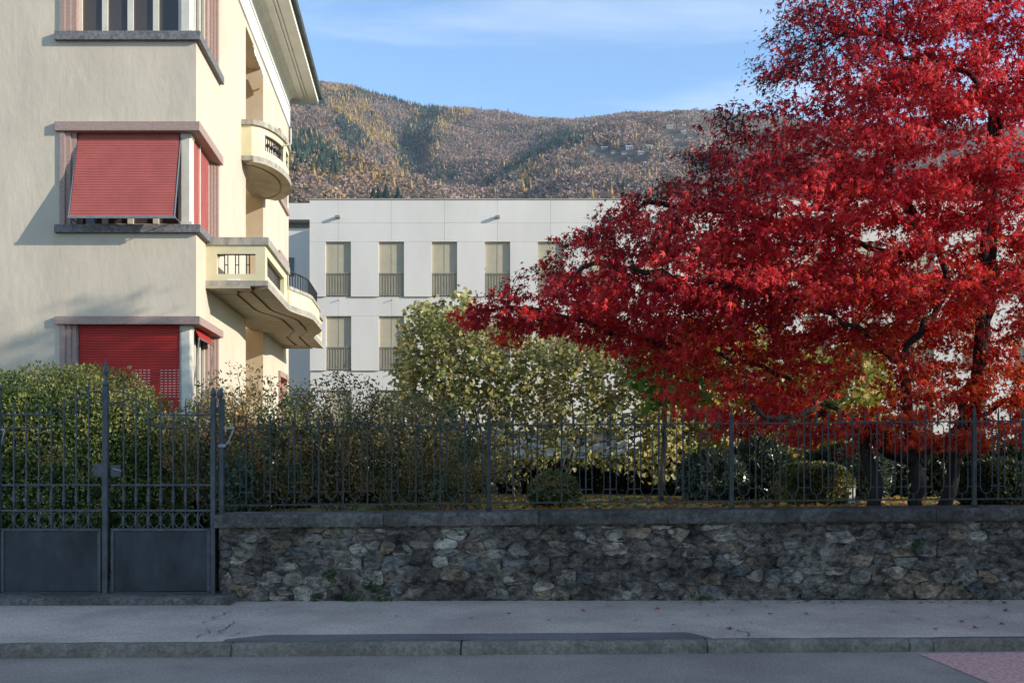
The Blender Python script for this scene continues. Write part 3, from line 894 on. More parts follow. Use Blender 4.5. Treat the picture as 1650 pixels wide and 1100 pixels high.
for py, h in ((686.5, .016), (811.5, .016)):
    bb = MB(); xa, xb = gx_(358), FX1
    for xq0, xq1 in ((xa, xb),):
        za, zb_ = fz(py, xq0), fz(py, xq1)
        bb.add([(xq0, FY - .012, za - h/2), (xq1, FY - .012, zb_ - h/2), (xq1, FY + .012, zb_ - h/2), (xq0, FY + .012, za - h/2), (xq0, FY - .012, za + h/2), (xq1, FY - .012, zb_ + h/2), (xq1, FY + .012, zb_ + h/2), (xq0, FY + .012, za + h/2)],
               [(0, 3, 2, 1), (4, 5, 6, 7), (0, 1, 5, 4), (1, 2, 6, 5), (2, 3, 7, 6), (3, 0, 4, 7)])
    bb.build('rail', M['iron'], fence)
PITCH = 39.1
S2 = FY / F
zr = lambda py: EYE + (HZ - py) * S2
bar_me = MB(); bar_me.tube([(0, 0, zr(811)), (0, 0, zr(681))], .0095, 6); bar_me.lathe([(.0095, zr(681)), (.013, zr(678)), (.002, zr(664))], 0, 0, 6)
bar_me = bar_me.mesh('bar', M['iron'])
lw = 9.6 * S2
lp = [(-lw, zr(700))] + [(-lw, zr(788))] + [(-lw*math.cos(a), zr(790) - lw*1.35*math.sin(a)) for a in [math.pi*q/8 for q in range(9)]] + [(lw, zr(788)), (lw, zr(700))] + [(lw*math.cos(a), zr(699) + lw*1.1*math.sin(a)) for a in [math.pi*q/8 for q in range(9)]]
loop_me = MB(); loop_me.tube([(x, 0, z) for x, z in lp] + [(lp[0][0], 0, lp[0][1])], .0058, 5, cap=False)
loop_me = loop_me.mesh('loop', M['iron'])
stub_me = MB(); stub_me.tube([(0, 0, zr(811)), (0, 0, zr(803))], .006, 5); stub_me = stub_me.mesh('stub', M['iron'])
pick_me = MB(); pick_me.lathe([(.008, zr(694)), (.009, zr(680)), (.011, zr(677)), (.0015, zr(666))], 0, 0, 6); pick_me = pick_me.mesh('picket', M['iron'])
link_me = MB(); link_me.box(-10.5*S2, 10.5*S2, -.005, .005, zr(706.5), zr(705)); link_me = link_me.mesh('link', M['iron'])
post_me = MB(); post_me.box(-.021, .021, -.021, .021, zr(826), zr(679)); post_me.lathe([(.028, zr(824)), (.034, zr(821)), (.034, zr(818)), (.022, zr(815))], 0, 0, 8); post_me.lathe([(.02, zr(679)), (.024, zr(677)), (.016, zr(672)), (.003, zr(658))], 0, 0, 8); post_me = post_me.mesh('post', M['iron'])
i = 0
while True:
    px = 357.5 + PITCH * (i + 1)
    x = (px - 825) * S2
    if x > FX1 - .05: break
    dz = rise(x) - rise(0) * .6
    is_post = (i + 1) % 10 == 1 and i > 5
    pos = (x, FY, dz)
    inst(post_me if is_post else bar_me, 'post' if is_post else 'bar', fence, pos)
    inst(link_me, 'link', fence, pos)
    inst(link_me, 'link', fence, (x, FY, dz - 85 * S2))
    for me_, nm in ((loop_me, 'loop'), (stub_me, 'stub'), (pick_me, 'picket')):
        inst(me_, nm, fence, (x - PITCH/2*S2, FY, dz))
    i += 1

# ------------------------------------------------------------------ the cream villa
VY = 17.5
VX = X_at(316, VY)
SK = -0.0954                                   # the side wall runs slightly inwards
def vf(x, y, z): return (VX + x + SK * y, VY + y, z)
def side_y(px): return 356 * VY / (672 - px) - VY     # depth along the side wall that shows at column px
def fx(px): return (px - 316) / F * VY
def fz_(py): return EYE + (HZ - py) / F * VY
villa = thing('villa', 'cream stucco villa with red shutters, pink granite windows and wavy balconies', 'house', (VX, VY, GZ))
TOP = 12.5
# window storeys: (lintel top, lintel bottom, sill top, sill bottom)
ST = [(fz_(510), fz_(523), fz_(674), fz_(688)), (fz_(197.5), fz_(212.5), fz_(363), fz_(376)), (fz_(-110), fz_(-97), fz_(53), fz_(67))]
YW = side_y(353); YN0 = side_y(396); YN1 = side_y(424); YE = side_y(465)
WXL = fx(97)
wl_ = MB()
T = 0.35
wl_.box(-9.5, WXL, 0, T, 0.08, TOP)
zs = [0.08]
for a, b_, c, d in ST: zs += [d, a]
zs.append(TOP)
for i in range(0, len(zs), 2):
    wl_.box(WXL, 0, 0, T, zs[i], zs[i+1])
    wl_.box(-T, 0, T, YW, zs[i], zs[i+1])
wl_.box(-T, 0, YW, YN0, 0.08, TOP)
NT = 11.37
wl_.box(-T, 0, YN0, YN1, NT, TOP)
# far part with window openings near its end
YS0, YS1 = side_y(448.5), side_y(463)
wl_.box(-T, 0, YN1, YS0, 0.08, TOP)
wl_.box(-T, 0, YS1, YE, 0.08, TOP)
SB = [(2.0, 3.98), (5.35, 7.35), (8.75, 10.75)]
zq = [0.08] + [v for s in SB for v in s] + [TOP]
for i in range(0, len(zq), 2): wl_.box(-T, 0, YS0, YS1, zq[i], zq[i+1])
wl_.box(-9.5, -T, YE - T, YE, 0.08, TOP)
wl_.box(-9.5, -9.5 + T, T, YE - T, 0.08, TOP)
wl_.build('wall', M['stucco'], villa, vf)
# niche: back, cheeks and ceiling
nb_ = MB(); nb_.box(-1.6, -1.5, YN0, YN1, GZ, NT); nb_.box(-1.5, -T, YN1 - .005, YN1 + .3, GZ, NT); nb_.box(-1.5, -T, YN0 - .3, YN0 + .005, GZ, NT)
nb_.box(-1.5, -T, YN0, YN1, NT, NT + .1)
nb_.build('loggia_niche', M['niche'], villa, vf)
nb_ = MB(); nb_.box(-.345, -.002, YN1 - .004, YN1 - .001, GZ, NT); nb_.build('loggia_reveal', M['niche'], villa, vf)
# recessed inner darkness behind the corner windows
ib = MB(); ib.box(-2.6, -.9, 1.1, 1.2, GZ, TOP - .2); ib.box(-.9, -.8, 1.1, 2.3, GZ, TOP - .2); ib.build('inner_wall', M['niche'], villa, vf)

def corner_window(idx):
    lt, lb, stp, sb = ST[idx]
    jx0, jx1 = WXL, fx(122)
    w = thing_part = MB()
    # frame members: head, bottom rail, mullions, corner column
    yF = 0.20
    xg0, xg1 = jx1 + .0, fx(288)
    fr = MB()
    fr.box(xg0, xg1, yF, yF + .07, stp, stp + .07); fr.box(xg0, xg1, yF, yF + .07, lb - .07, lb)
    nm = 4
    for i in range(nm + 1):
        x = xg0 + (xg1 - xg0) * i / nm
        fr.box(max(xg0, x - .05), min(xg1, x + .05), yF - .012, yF + .08, stp + .07, lb - .07)
    # side return frame
    xF = -.20; yg0, yg1 = 0.34, YW - .42
    fr.box(xF - .07, xF, yg0, yg1, stp, stp + .07); fr.box(xF - .07, xF, yg0, yg1, lb - .07, lb)
    for i in range(4):
        y = yg0 + (yg1 - yg0) * i / 3
        fr.box(xF - .08, xF + .012, max(yg0, y - .05), min(yg1, y + .05), stp + .07, lb - .07)
    win = fr.build('window', M['frame'], villa, vf)
    for i in range(nm):
        xa = xg0 + (xg1 - xg0) * i / nm + .05; xb = xg0 + (xg1 - xg0) * (i + 1) / nm - .05
        p = MB(); p.box(xa, xb, yF + .03, yF + .036, stp + .07, lb - .07); p.build('pane', M['glass'], win, vf)
    for i in range(3):
        ya = yg0 + (yg1 - yg0) * i / 3 + .05; yb = yg0 + (yg1 - yg0) * (i + 1) / 3 - .05
        p = MB(); p.box(xF - .036, xF - .03, ya, yb, stp + .07, lb - .07); p.build('pane', M['glass'], win, vf)
    # corner column with chamfered capital
    cxa, cxb = fx(290), fx(306)
    p = MB(); ch = .03
    p.prism([(cxa, .10), (cxb - ch, .10), (cxb, .10 + ch), (cxb, .31), (cxa, .31)], stp, lb)
    p.box(cxa - .01, cxb + .012, .088, .32, lb - .07, lb - .002); p.box(cxa - .01, cxb + .012, .088, .32, stp + .002, stp + .09)
    p.build('corner_column', M['frame'], win, vf)
    # stepped granite jambs
    p = MB()
    for q in range(3):
        xa = jx0 + (jx1 - jx0) * q / 3; xb = jx0 + (jx1 - jx0) * (q + 1) / 3
        p.box(xa + .001, xb, -.035 + .035 * q, .3, stp, lb)
    p.build('jamb', M['pink'], win, vf)
    p = MB()
    yj0, yj1 = YW - .42, YW
    p.box(-.33, -.14, yj0, yj0 + .2, stp, lb); 
    for q in range(3):
        ya = yj0 + .2 + (.22) * q / 3; p.box(-.33, -.10 + .045 * q, ya, ya + .22 / 3 - .001, stp, lb)
    p.build('jamb', M['pink'], win, vf)
    # lintel and sill, wrapped round the corner
    p = MB(); p.prism([(fx(90), -.075), (.075, -.075), (.075, YW + .06), (-.3, YW + .06), (-.3, .28), (fx(90), .28)], lb, lt); p.build('lintel', M['pink'], win, vf, bevel=.006)
    p = MB(); p.prism([(fx(90), -.09), (.09, -.09), (.09, YW + .06), (-.3, YW + .06), (-.3, .28), (fx(90), .28)], sb, stp); p.build('sill', M['sill'], win, vf, bevel=.006)
    return win, xg0, xg1, yF, xF, yg0, yg1, lb, stp
def slat_sheet(P0, P1, P2, P3, m, name, parent, pitch=.046, holes=None):
    """roller shutter between corner points (top-left, top-right, bottom-right, bottom-left), each slat a shallow arch"""
    P0, P1, P2, P3 = map(Vector, (P0, P1, P2, P3))
    L_ = (P3 - P0).length; n = int(L_ / pitch)
    nrm = (P1 - P0).cross(P3 - P0).normalized()
    if nrm.y > 0.3 or nrm.x < -.3: nrm = -nrm
    bb = MB()
    for i in range(n):
        for (ta, tb, oa, ob) in ((i/n, (i + .18)/n, 0, .008), ((i + .18)/n, (i + .82)/n, .008, .008), ((i + .82)/n, (i + 1)/n, .008, 0)):
            a0, a1 = P0.lerp(P3, ta) + nrm*oa, P1.lerp(P2, ta) + nrm*oa
            b0, b1 = P0.lerp(P3, tb) + nrm*ob, P1.lerp(P2, tb) + nrm*ob
            bb.add([a0, a1, b1, b0], [(0, 3, 2, 1)])
    bb.add([P0 - nrm*.012, P1 - nrm*.012, P2 - nrm*.012, P3 - nrm*.012], [(0, 1, 2, 3)])
    return bb.build(name, m, parent, vf)
for idx in range(3):
    win, xg0, xg1, yF, xF, yg0, yg1, lb, stp = corner_window(idx)
    if idx == 1:
        # tilted-out front shutter on arms
        out = -.36; zb = EYE + (HZ - 349) / F * (VY + out)
        slat_sheet((xg0 + .02, .10, lb), (xg1 - .01, .10, lb), (xg1 - .01, out, zb), (xg0 + .02, out, zb), M['shutter_faded'], 'roller_shutter', win, .05)
        p = MB(); p.box(xg0 - .02, xg1 + .03, out - .02, out + .02, zb - .03, zb + .01); p.build('bottom_bar', M['steel'], win, vf)
        for x in (xg0, xg1 + .01):
            p = MB(); p.tube([(x, .12, lb - .02), (x, out, zb)], .014, 6); p.tube([(x, out, zb), (x, .12, stp + .06)], .010, 6); p.build('guide_arm', M['steel'], win, vf)
        ym = yg0 + (yg1 - yg0) * .36
        for ya, yb in ((yg0 + .01, ym - .02), (ym + .04, yg1)):
            slat_sheet((-.13, ya, lb), (-.13, yb, lb), (-.13, yb, stp), (-.13, ya, stp), M['shutter_faded'], 'roller_shutter', win, .05)
        p = MB(); p.box(-.17, -.10, ym - .019, ym + .039, stp, lb); p.build('mullion', M['frame'], win, vf)
    if idx == 0:
        zb = fz_(664)
        slat_sheet((xg0 + .02, .11, lb), (xg1 - .02, .11, lb), (xg1 - .02, .11, zb), (xg0 + .02, .11, zb), M['shutter_red'], 'roller_shutter', win, .046)
        # slits between some slats, left open
        p = MB()
        nsl = int((lb - zb) / .046)
        for col in range(11):
            if col in (4, 5): continue
            xs_ = xg1 - .80 + .075 * col + (.0 if col < 4 else .0)
            for r_ in range(nsl - 17, nsl - 6):
                z = lb - (lb - zb) * (r_ + .97) / nsl
                p.box(xs_, xs_ + .045, .098, .1, z - .004, z + .006)
        p.build('light_slits', M['frame'], win, vf)
        p = MB(); p.tube([(xg0, .1, lb), (xg0, .1, zb)], .018, 6); p.tube([(xg1 + .005, .1, lb), (xg1 + .005, .1, zb)], .018, 6); p.build('guide_rail', M['steel'], win, vf)
        # side: shutter mostly up and pushed out
        zt2 = lb - .2
        slat_sheet((-.12, yg0 + .02, lb), (-.12, yg1, lb), (-.02, yg1, zt2), (-.02, yg0 + .02, zt2), M['shutter_red'], 'roller_shutter', win, .05)
        p = MB(); p.tube([(-.02, yg0, zt2), (-.02, yg1 + .03, zt2)], .018, 6)
        for y in (yg0, yg1 + .02): p.tube([(-.02, y, zt2), (-.12, y, stp + .55)], .012, 6)
        p.build('guide_arm', M['steel'], win, vf)

# plain windows near the far end of the side wall
for k, (za, zb) in enumerate(SB):
    p = MB(); p.box(-.28, -.22, YS0 + .16, YS1 - .02, za + .14, zb - .14); w = p.build('window', M['glass'], villa, vf)
    p = MB(); p.box(-.3, .04, YS0, YS0 + .16, za + .14, zb - .16); p.box(-.3, .06, YS0 - .03, YS1 - .003, zb - .16, zb); p.build('surround', M['pink'], w, vf)
    p = MB(); p.box(-.3, .07, YS0 - .05, YS1 - .003, za, za + .14); p.build('sill', M['pink'], w, vf)
    p = MB(); p.box(-.21, -.17, YS0 + .16, YS1 - .02, zb - .9, zb - .16); p.build('roller_shutter', M['shutter_red'], w, vf)

# white band, frieze, coved cornice and roof edge
p = MB(); p.prism([(-9.4, -.04), (.04, -.04), (.04, YE + .04), (-.2, YE + .04), (-.2, .2), (-9.4, .2)], 11.52, 12.02); p.build('frieze_band', M['bandwhite'], villa, vf)
p = MB(); p.prism([(-9.4, -.065), (.065, -.065), (.065, YE + .065), (-.2, YE + .065), (-.2, .2), (-9.4, .2)], 12.02, 12.06); p.build('frieze_fillet', M['cornice'], villa, vf)
p = MB()
prof = [(.02, 12.06), (.03, 12.26), (.06, 12.36), (.12, 12.44), (.22, 12.50), (.25, 12.52), (.25, 12.50), (.43, 12.50), (.43, 12.53), (.47, 12.53), (.47, 12.50), (.52, 12.50), (.52, 12.53), (.56, 12.53), (.56, 12.50), (.80, 12.50), (.82, 12.50), (.82, 12.68), (.02, 12.68)]
def sweep(bb, prof, path):
    """prof (outward, z) swept along a plan: path gives for offset o the plan points"""
    rows = [[(*q, z) for q in path(o)] for o, z in prof]
    m_ = len(rows[0]); vs_ = [v for r_ in rows for v in r_]
    fs = [(i*m_ + j, i*m_ + j + 1, (i+1)*m_ + j + 1, (i+1)*m_ + j) for i in range(len(prof) - 1) for j in range(m_ - 1)]
    return bb.add(vs_, fs)
eave_path = lambda o: [(-9.6, -o), (o, -o), (o, YE + o), (-9.6, YE + o)]
sweep(p, prof, eave_path); p.build('cornice', M['cornice'], villa, vf)
p = MB(); sweep(p, [(.80, 12.681), (.93, 12.66), (.95, 12.72), (.95, 12.78), (.90, 12.82), (.3, 12.95)], eave_path); p.build('gutter', M['roof'], villa, vf)
p = MB(); p.add([(-9.6, -.9, 12.82), (.9, -.9, 12.82), (.9, YE + .9, 12.82), (-9.6, YE + .9, 12.82), (-9.6, YE/2, 14.6), (-4.5, YE/2, 14.6)], [(0, 1, 5, 4), (1, 2, 5), (2, 3, 4, 5)]); p.build('roof', M['roof'], villa, vf)

# awning under the top of the loggia
p = MB()
nA = 16
aw = [(-.05 + .12 * math.sin(math.pi * i / nA * 8) * .1, YN0 + .15 + (YN1 - YN0 - .3) * i / nA) for i in range(nA + 1)]
for i in range(nA):
    (xa, ya), (xb, yb) = aw[i], aw[i+1]
    p.add([(.02, ya, 11.25), (.02, yb, 11.25), (.16, yb, 10.95), (.16, ya, 10.95), (.17, ya, 10.84 - .05 * (i % 2)), (.17, yb, 10.84 - .05 * ((i + 1) % 2))], [(0, 1, 2, 3), (3, 2, 5, 4)])
p.tube([(.16, YN0 + .12, 10.95), (.16, YN1 - .1, 10.95)], .022, 6)
p.build('awning', M['bandwhite'], villa, vf)

# --- wavy balcony on the first floor
BY0, BY1 = 18.27 - VY, 29.2 - VY
mid = (BY0 + BY1) / 2
def wave(y, off=0.0):
    d = abs(y - mid)
    s = min(1, max(0, (2.75 - d) / 1.9)); s = s*s*(3 - 2*s)
    return 1.15 + .37 * s + off
def ring(off, inset=0.0, n=64):
    return [(wave(BY0 + inset + (BY1 - BY0 - 2*inset) * i / n, off), BY0 + inset + (BY1 - BY0 - 2*inset) * i / n) for i in range(n + 1)]
zs0, zs1 = 4.72, 4.86
bal = MB(); rg = ring(0); bal.prism([(-.3, BY0)] + rg + [(-.3, BY1)], zs0 + .045, zs1); balcony = bal.build('balcony', M['concrete'], villa, vf)
p = MB()
n = 64
bands = [(0.0, -.40, 0.0, .40), (-.47, -.72, .0, .4), (-.79, -1.14, .0, .4)]
outer = ring(0); inner = ring(-.33, .33); p.strip(outer, inner, zs0, zs0 + .044)
p.strip([(x, y) for x, y in ring(-.40, .40)], [(x, y) for x, y in ring(-.66, .66)], zs0 + .002, zs0 + .044)
r3 = ring(-.73, .73); p.prism([(-.02, r3[0][1])] + r3 + [(-.02, r3[-1][1])], zs0 + .004, zs0 + .044)
p.box(.0, 1.15 - .33, BY0 + .001, BY0 + .33, zs0, zs0 + .044); p.box(.0, 1.15 - .33, BY1 - .33, BY1 - .001, zs0, zs0 + .044)
p.box(.0, 1.15 - .66, BY0 + .40, BY0 + .66, zs0 + .002, zs0 + .044); p.box(.0, 1.15 - .66, BY1 - .66, BY1 - .40, zs0 + .002, zs0 + .044)
p.build('soffit_panel', M['soffit'], balcony, vf)
# end blocks of the parapet with grille openings
def parapet_block(ya, yb, front_open):
    xo = 1.09; t_ = .14; zc0, zc1 = 5.52, 5.66
    p = MB()
    # end face (facing the street or the back)
    ye0, ye1 = (ya, ya + t_) if front_open else (yb - t_, yb)
    ox0, ox1, oz0, oz1 = .20, .91, 4.99, 5.36
    p.box(0.002, ox0, ye0, ye1, zs1, zc0); p.box(ox1, xo, ye0, ye1, zs1, zc0); p.box(ox0, ox1, ye0, ye1, zs1, oz0); p.box(ox0, ox1, ye0, ye1, oz1, zc0)
    # long face
    yl0, yl1 = (ye1, yb) if front_open else (ya, ye0)
    sy0, sy1 = (yl0 + .10, yl1 - .45) if front_open else (yl0 + .45, yl1 - .10)
    p.box(xo - t_, xo, yl0, sy0, zs1, zc0); p.box(xo - t_, xo, sy1, yl1, zs1, zc0); p.box(xo - t_, xo, sy0, sy1, zs1, oz0); p.box(xo - t_, xo, sy0, sy1, oz1, zc0)
    p.build('parapet', M['yellow'], balcony, vf)
    p = MB(); p.prism([(0.002, ya - .03), (xo + .06, ya - .03), (xo + .06, yb + .03), (xo - .2, yb + .03), (xo - .2, yb - .2 if not front_open else ya + .2), (0.002, yb - .2 if not front_open else ya + .2)] if front_open else
                      [(xo - .2, ya - .03), (xo + .06, ya - .03), (xo + .06, yb + .03), (0.002, yb + .03), (0.002, yb - .2), (xo - .2, yb - .2)], zc0, zc1)
    p.build('parapet_cap', M['concrete'], balcony, vf)
    p = MB()
    for c in (.36, .56, .76):
        for s in (-.035, 0.0, .035) if False else (-.03, .03):
            p.box(c + s - .009, c + s + .009, (ye0 + ye1)/2 - .009, (ye0 + ye1)/2 + .009, oz0, oz1)
        p.box(c - .022, c + .022, (ye0 + ye1)/2 - .007, (ye0 + ye1)/2 + .007, oz0 + .17, oz0 + .185)
    y = sy0 + .12
    while y < sy1 - .05:
        p.box(xo - t_/2 - .009, xo - t_/2 + .009, y - .009, y + .009, oz0, oz1); y += .16
    p.box(ox0, ox1, (ye0 + ye1)/2 - .01, (ye0 + ye1)/2 + .01, oz1 - .014, oz1 - .001)
    p.build('grille', M['iron'], balcony, vf)
parapet_block(BY0 + .05, 21.4 - VY, True)
parapet_block(2*mid - (21.4 - VY), BY1 - .05, False)
# low wavy wall with cap and curved railing between the blocks
ya, yb = 21.4 - VY + .002, 2*mid - (21.4 - VY) - .002
nW = 48
wy = [ya + (yb - ya) * i / nW for i in range(nW + 1)]
o_ = [(wave(y, -.055), y) for y in wy]; i_ = [(wave(y, -.19), y) for y in wy]
p = MB(); p.strip(o_, i_, zs1, 5.20); p.build('low_parapet', M['yellow'], balcony, vf)
p = MB(); p.strip([(wave(y, -.03), y) for y in wy], [(wave(y, -.22), y) for y in wy], 5.20, 5.275); p.build('low_parapet_cap', M['concrete'], balcony, vf)
p = MB(); p.tube([(wave(y, -.12), y, 5.63) for y in wy], .018, 6); rl = p.build('railing', M['iron'], balcony, vf)
y = ya + .06
while y < yb:
    p = MB(); p.box(wave(y, -.12) - .009, wave(y, -.12) + .009, y - .009, y + .009, 5.275, 5.62); bar = p.build('railing_bar', M['iron'], balcony, vf); y += .145
# a towel dryer stub on the slab edge
p = MB(); p.box(.40, .62, BY0 - .004, BY0 + .04, zs1, zs1 + .03); p.build('drain_cover', M['bandwhite'], balcony, vf)

# --- bowed balcony on the second floor
cy2 = 23.7 - VY; hl = 1.72
def bow(t, off=0.0):           # t in -1..1 along the wall
    return .27 + off + .58 * (1 - t*t) ** .62 if abs(t) < 1 else .27 + off
def bow_ring(off, sh=0.0, n=40):
    return [(bow(-1 + 2*i/n, off), cy2 + (hl - sh) * (-1 + 2*i/n)) for i in range(n + 1)]
zb0, zb1 = 8.11, 8.25
p = MB(); p.prism([(-.3, cy2 - hl)] + bow_ring(0) + [(-.3, cy2 + hl)], zb0 + .04, zb1); bal2 = p.build('balcony', M['concrete'], villa, vf)
p = MB(); p.strip(bow_ring(0), bow_ring(-.2, .2), zb0, zb0 + .039); r3 = bow_ring(-.26, .26); p.prism([(-.02, r3[0][1])] + r3 + [(-.02, r3[-1][1])], zb0 + .003, zb0 + .039); p.build('soffit_panel', M['soffit'], bal2, vf)
rg_o, rg_i = bow_ring(-.05, .05), bow_ring(-.17, .17)
def arc_part(bb, i0, i1, z0, z1): bb.strip(rg_o[i0:i1+1], rg_i[i0:i1+1], z0, z1)
p = MB()
arc_part(p, 0, 40, zb1, 8.44); arc_part(p, 0, 40, 8.80, 8.94)
for i0, i1 in ((0, 3), (14, 17), (23, 26), (37, 40)): arc_part(p, i0, i1, 8.44, 8.80)
p.box(.002, .10, cy2 - hl + .05, cy2 - hl + .17, zb1, 8.94); p.box(.10, .215, cy2 - hl + .05, cy2 - hl + .17, zb1, 8.94)
p.build('parapet', M['yellow'], bal2, vf)
p = MB(); p.strip(bow_ring(0), bow_ring(-.22, .22), 8.94, 9.05); p.box(.002, .27, cy2 - hl - .001, cy2 - hl + .22, 8.941, 9.051); p.build('parapet_cap', M['concrete'], bal2, vf)
for i0, i1 in ((3, 14), (17, 23), (26, 37)):
    p = MB()
    for i in range(i0 + 1, i1):
        x, y = (rg_o[i][0] + rg_i[i][0])/2, (rg_o[i][1] + rg_i[i][1])/2
        p.box(x - .01, x + .01, y - .01, y + .01, 8.44, 8.80)
        if i % 2: p.lathe([(.01, 8.56), (.04, 8.60), (.05, 8.62), (.04, 8.64), (.01, 8.68)], x, y, 6)
    p.box(rg_o[i0][0] - .09, rg_o[i0][0] - .07, rg_o[i0][1], rg_o[i0][1] + .02, 8.44, 8.80)
    p.build('grille', M['iron'], bal2, vf)
p = MB(); p.tube([(.95, cy2 - .55, 8.86), (.95, cy2 - .55, 9.22), ], .02, 6); p.tube([(.55, cy2 - .55, 8.82), (.95, cy2 - .55, 8.84)], .02, 6); p.build('flag_holder', M['frame'], bal2, vf)

# ------------------------------------------------------------------ white institutional building
WY = 45.0
def wx(px): return X_at(px, WY)
def wz(py): return Z_at(py, WY)
wb = thing('white_building', 'long white concrete building with rows of tall beige screened windows', 'building', (wx(500), WY, GZ))
pitch = 85.25; ncol = 15
cx_ = [546 + pitch * i for i in range(ncol)]
hw = 20.3
rows_ = [(390.5, 478.5), (509.5, 597), (628.5, 716)]
off = [-.16, -.08, 0.0]
L0 = wx(500); RX = wx(cx_[-1] + pitch/2)
J = .007
parts = {}
def panel(x0, x1, y0, z0, z1, name='wall_panel'):
    key = (round(x1 - x0, 3), round(z1 - z0, 3))
    if key not in parts:
        bb = MB(); bb.box(0, x1 - x0, 0, .38, 0, z1 - z0); parts[key] = bb.mesh(name, M['white'])
    return inst(parts[key], name, wb, (x0, y0, z0))
core = MB(); core.box(L0 + .02, RX, WY + .42, WY + 14, GZ, wz(326)); core.build('wall_core', M['white'], wb)
def xb_(i): return L0 if i == 0 else wx(cx_[i] - pitch/2 - 0)
for i in range(ncol):
    xl, xr = (L0 if i == 0 else wx(cx_[i-1] )), wx(cx_[i])
    for zt, zb, k in ((323, 360.5, 0), (360.5, 390.5, 0)):
        panel(xl + J/2, xr - J/2, WY + off[k], wz(zb) + (J if zt != 323 else 0) * 0 + J/2, wz(zt) - J/2)
    # pier between this window and the one before, and the spandrel band below
    for k, (zt, zb) in enumerate(rows_):
        pl_, pr_ = (L0 if i == 0 else wx(cx_[i-1] + hw)), wx(cx_[i] - hw)
        panel(pl_, pr_, WY + off[k], wz(zb), wz(zt) - J/2, 'pier_panel')
        nz1 = rows_[k+1][0] if k < 2 else 722
        panel(xl + J/2, xr - J/2, WY + off[k] + .08, wz(nz1) + J/2, wz(zb) - .002, 'spandrel_panel')
rail_me = MB()
ww = wx(cx_[0] + hw) - wx(cx_[0] - hw); wh = wz(rows_[0][0]) - wz(rows_[0][1])
for q in range(9): x = -ww/2 + ww * (q + .5) / 9; rail_me.box(x - .012, x + .012, -.012, .012, 0, wh * .42)
rail_me.box(-ww/2, ww/2, -.02, .02, wh * .42, wh * .42 + .03); rail_me.box(-ww/2, ww/2, -.02, .02, .06, .09)
rail_me = rail_me.mesh('railing', M['greyrail'])
scr = MB(); scr.box(-ww/2 + .002, ww/2 - .002, 0, .03, 0, wh)
scr = scr.mesh('window', M['beige'])
fold = MB()
for q in (2,): x = -ww/2 + ww*q/4; fold.box(x - .012, x + .012, -.012, -.002, 0.01, wh - .01)
fold = fold.mesh('screen_fold', M['beige'])
sill_me = MB(); sill_me.box(-ww/2 - .02, ww/2 + .02, 0, .5, -.035, 0); sill_me = sill_me.mesh('sill', M['greyrail'])
slit_me = MB(); slit_me.box(-.16, .16, -.3, 0, -.02, .02); slit_me = slit_me.mesh('drip_pipe', M['greyrail'])
for k, (zt, zb) in enumerate(rows_):
    for i in range(ncol):
        x = wx(cx_[i])
        w = inst(scr, 'window', wb, (x, WY + off[k] + .12, wz(zb)))
        for me_, nm, dy in ((rail_me, 'railing', -.055), (fold, 'screen_fold', 0)):
            o = bpy.data.objects.new(nm, me_); C.objects.link(o); o.parent = w; o.location = (0, dy, 0)
        if k < 2:
            pm = bpy.data.objects.new('drip_pipe', slit_me); link(pm, wb, (x, WY + off[k] + .10, wz(zb) - .15)); pm.scale = (.12, .5, .6)
sc_me = MB(); sc_me.box(-.1, .1, -.22, 0, -.05, .05); sc_me = sc_me.mesh('scupper', M['greyrail'])
for i in range(0, ncol, 3):
    inst(sc_me, 'scupper', wb, (wx(cx_[i]) , WY + off[0], wz(351.5)))
p = MB(); p.box(L0 - .05, RX + .05, WY - .2, WY + 14, wz(323), wz(321.6)); p.build('roof_flashing', M['soffit'], wb)
# recessed wing
p = MB(); wy2 = 49.5
p.box(X_at(380, wy2), L0 + .02, wy2, wy2 + 8, GZ, Z_at(368, wy2)); p.box(X_at(380, wy2), L0 + .02, wy2 - .45, wy2 + 8, Z_at(357, wy2), Z_at(331, wy2)); p.build('wing_wall', M['white'], wb)
p = MB(); p.box(X_at(380, wy2), L0 + .02, wy2 + .3, wy2 + 8, Z_at(368, wy2), Z_at(357, wy2)); p.build('wing_shadow_gap', M['greyrail'], wb)
for zt, zb in ((415, 445), (530, 560)):
    p = MB(); p.box(X_at(462, wy2), X_at(474, wy2), wy2 - .03, wy2 + .1, Z_at(zb, wy2), Z_at(zt, wy2)); p.build('wing_window', M['glass'], wb)

# ------------------------------------------------------------------ apartment block on the camera's side of the street (keeps the street in shade)
HB = 17.5
ab = thing('apartment_block', 'tall grey rendered apartment block across the street, behind the viewer', 'building', (45, -9, 0))
p = MB(); p.box(19.5, 75, -15, -3.25, 0, HB - .5); p.build('wall', M['blockwall'], ab)
p = MB(); p.box(19.2, 75.3, -15.3, -3.0, HB - .5, HB); p.build('roof', M['roof'], ab)
wm = MB(); wm.box(-.6, .6, -.05, .05, 0, 1.5); wm = wm.mesh('window', M['glass'])
sm = MB(); sm.box(-.7, .7, -.05, .16, -.08, 0); sm = sm.mesh('sill', M['sill'])
for f in range(6):
    for i in range(17):
        x, z = 21.4 + 3.2 * i, 1.1 + 2.9 * f
        w = inst(wm, 'window', ab, (x, -3.24, z)); s = bpy.data.objects.new('sill', sm); C.objects.link(s); s.parent = w

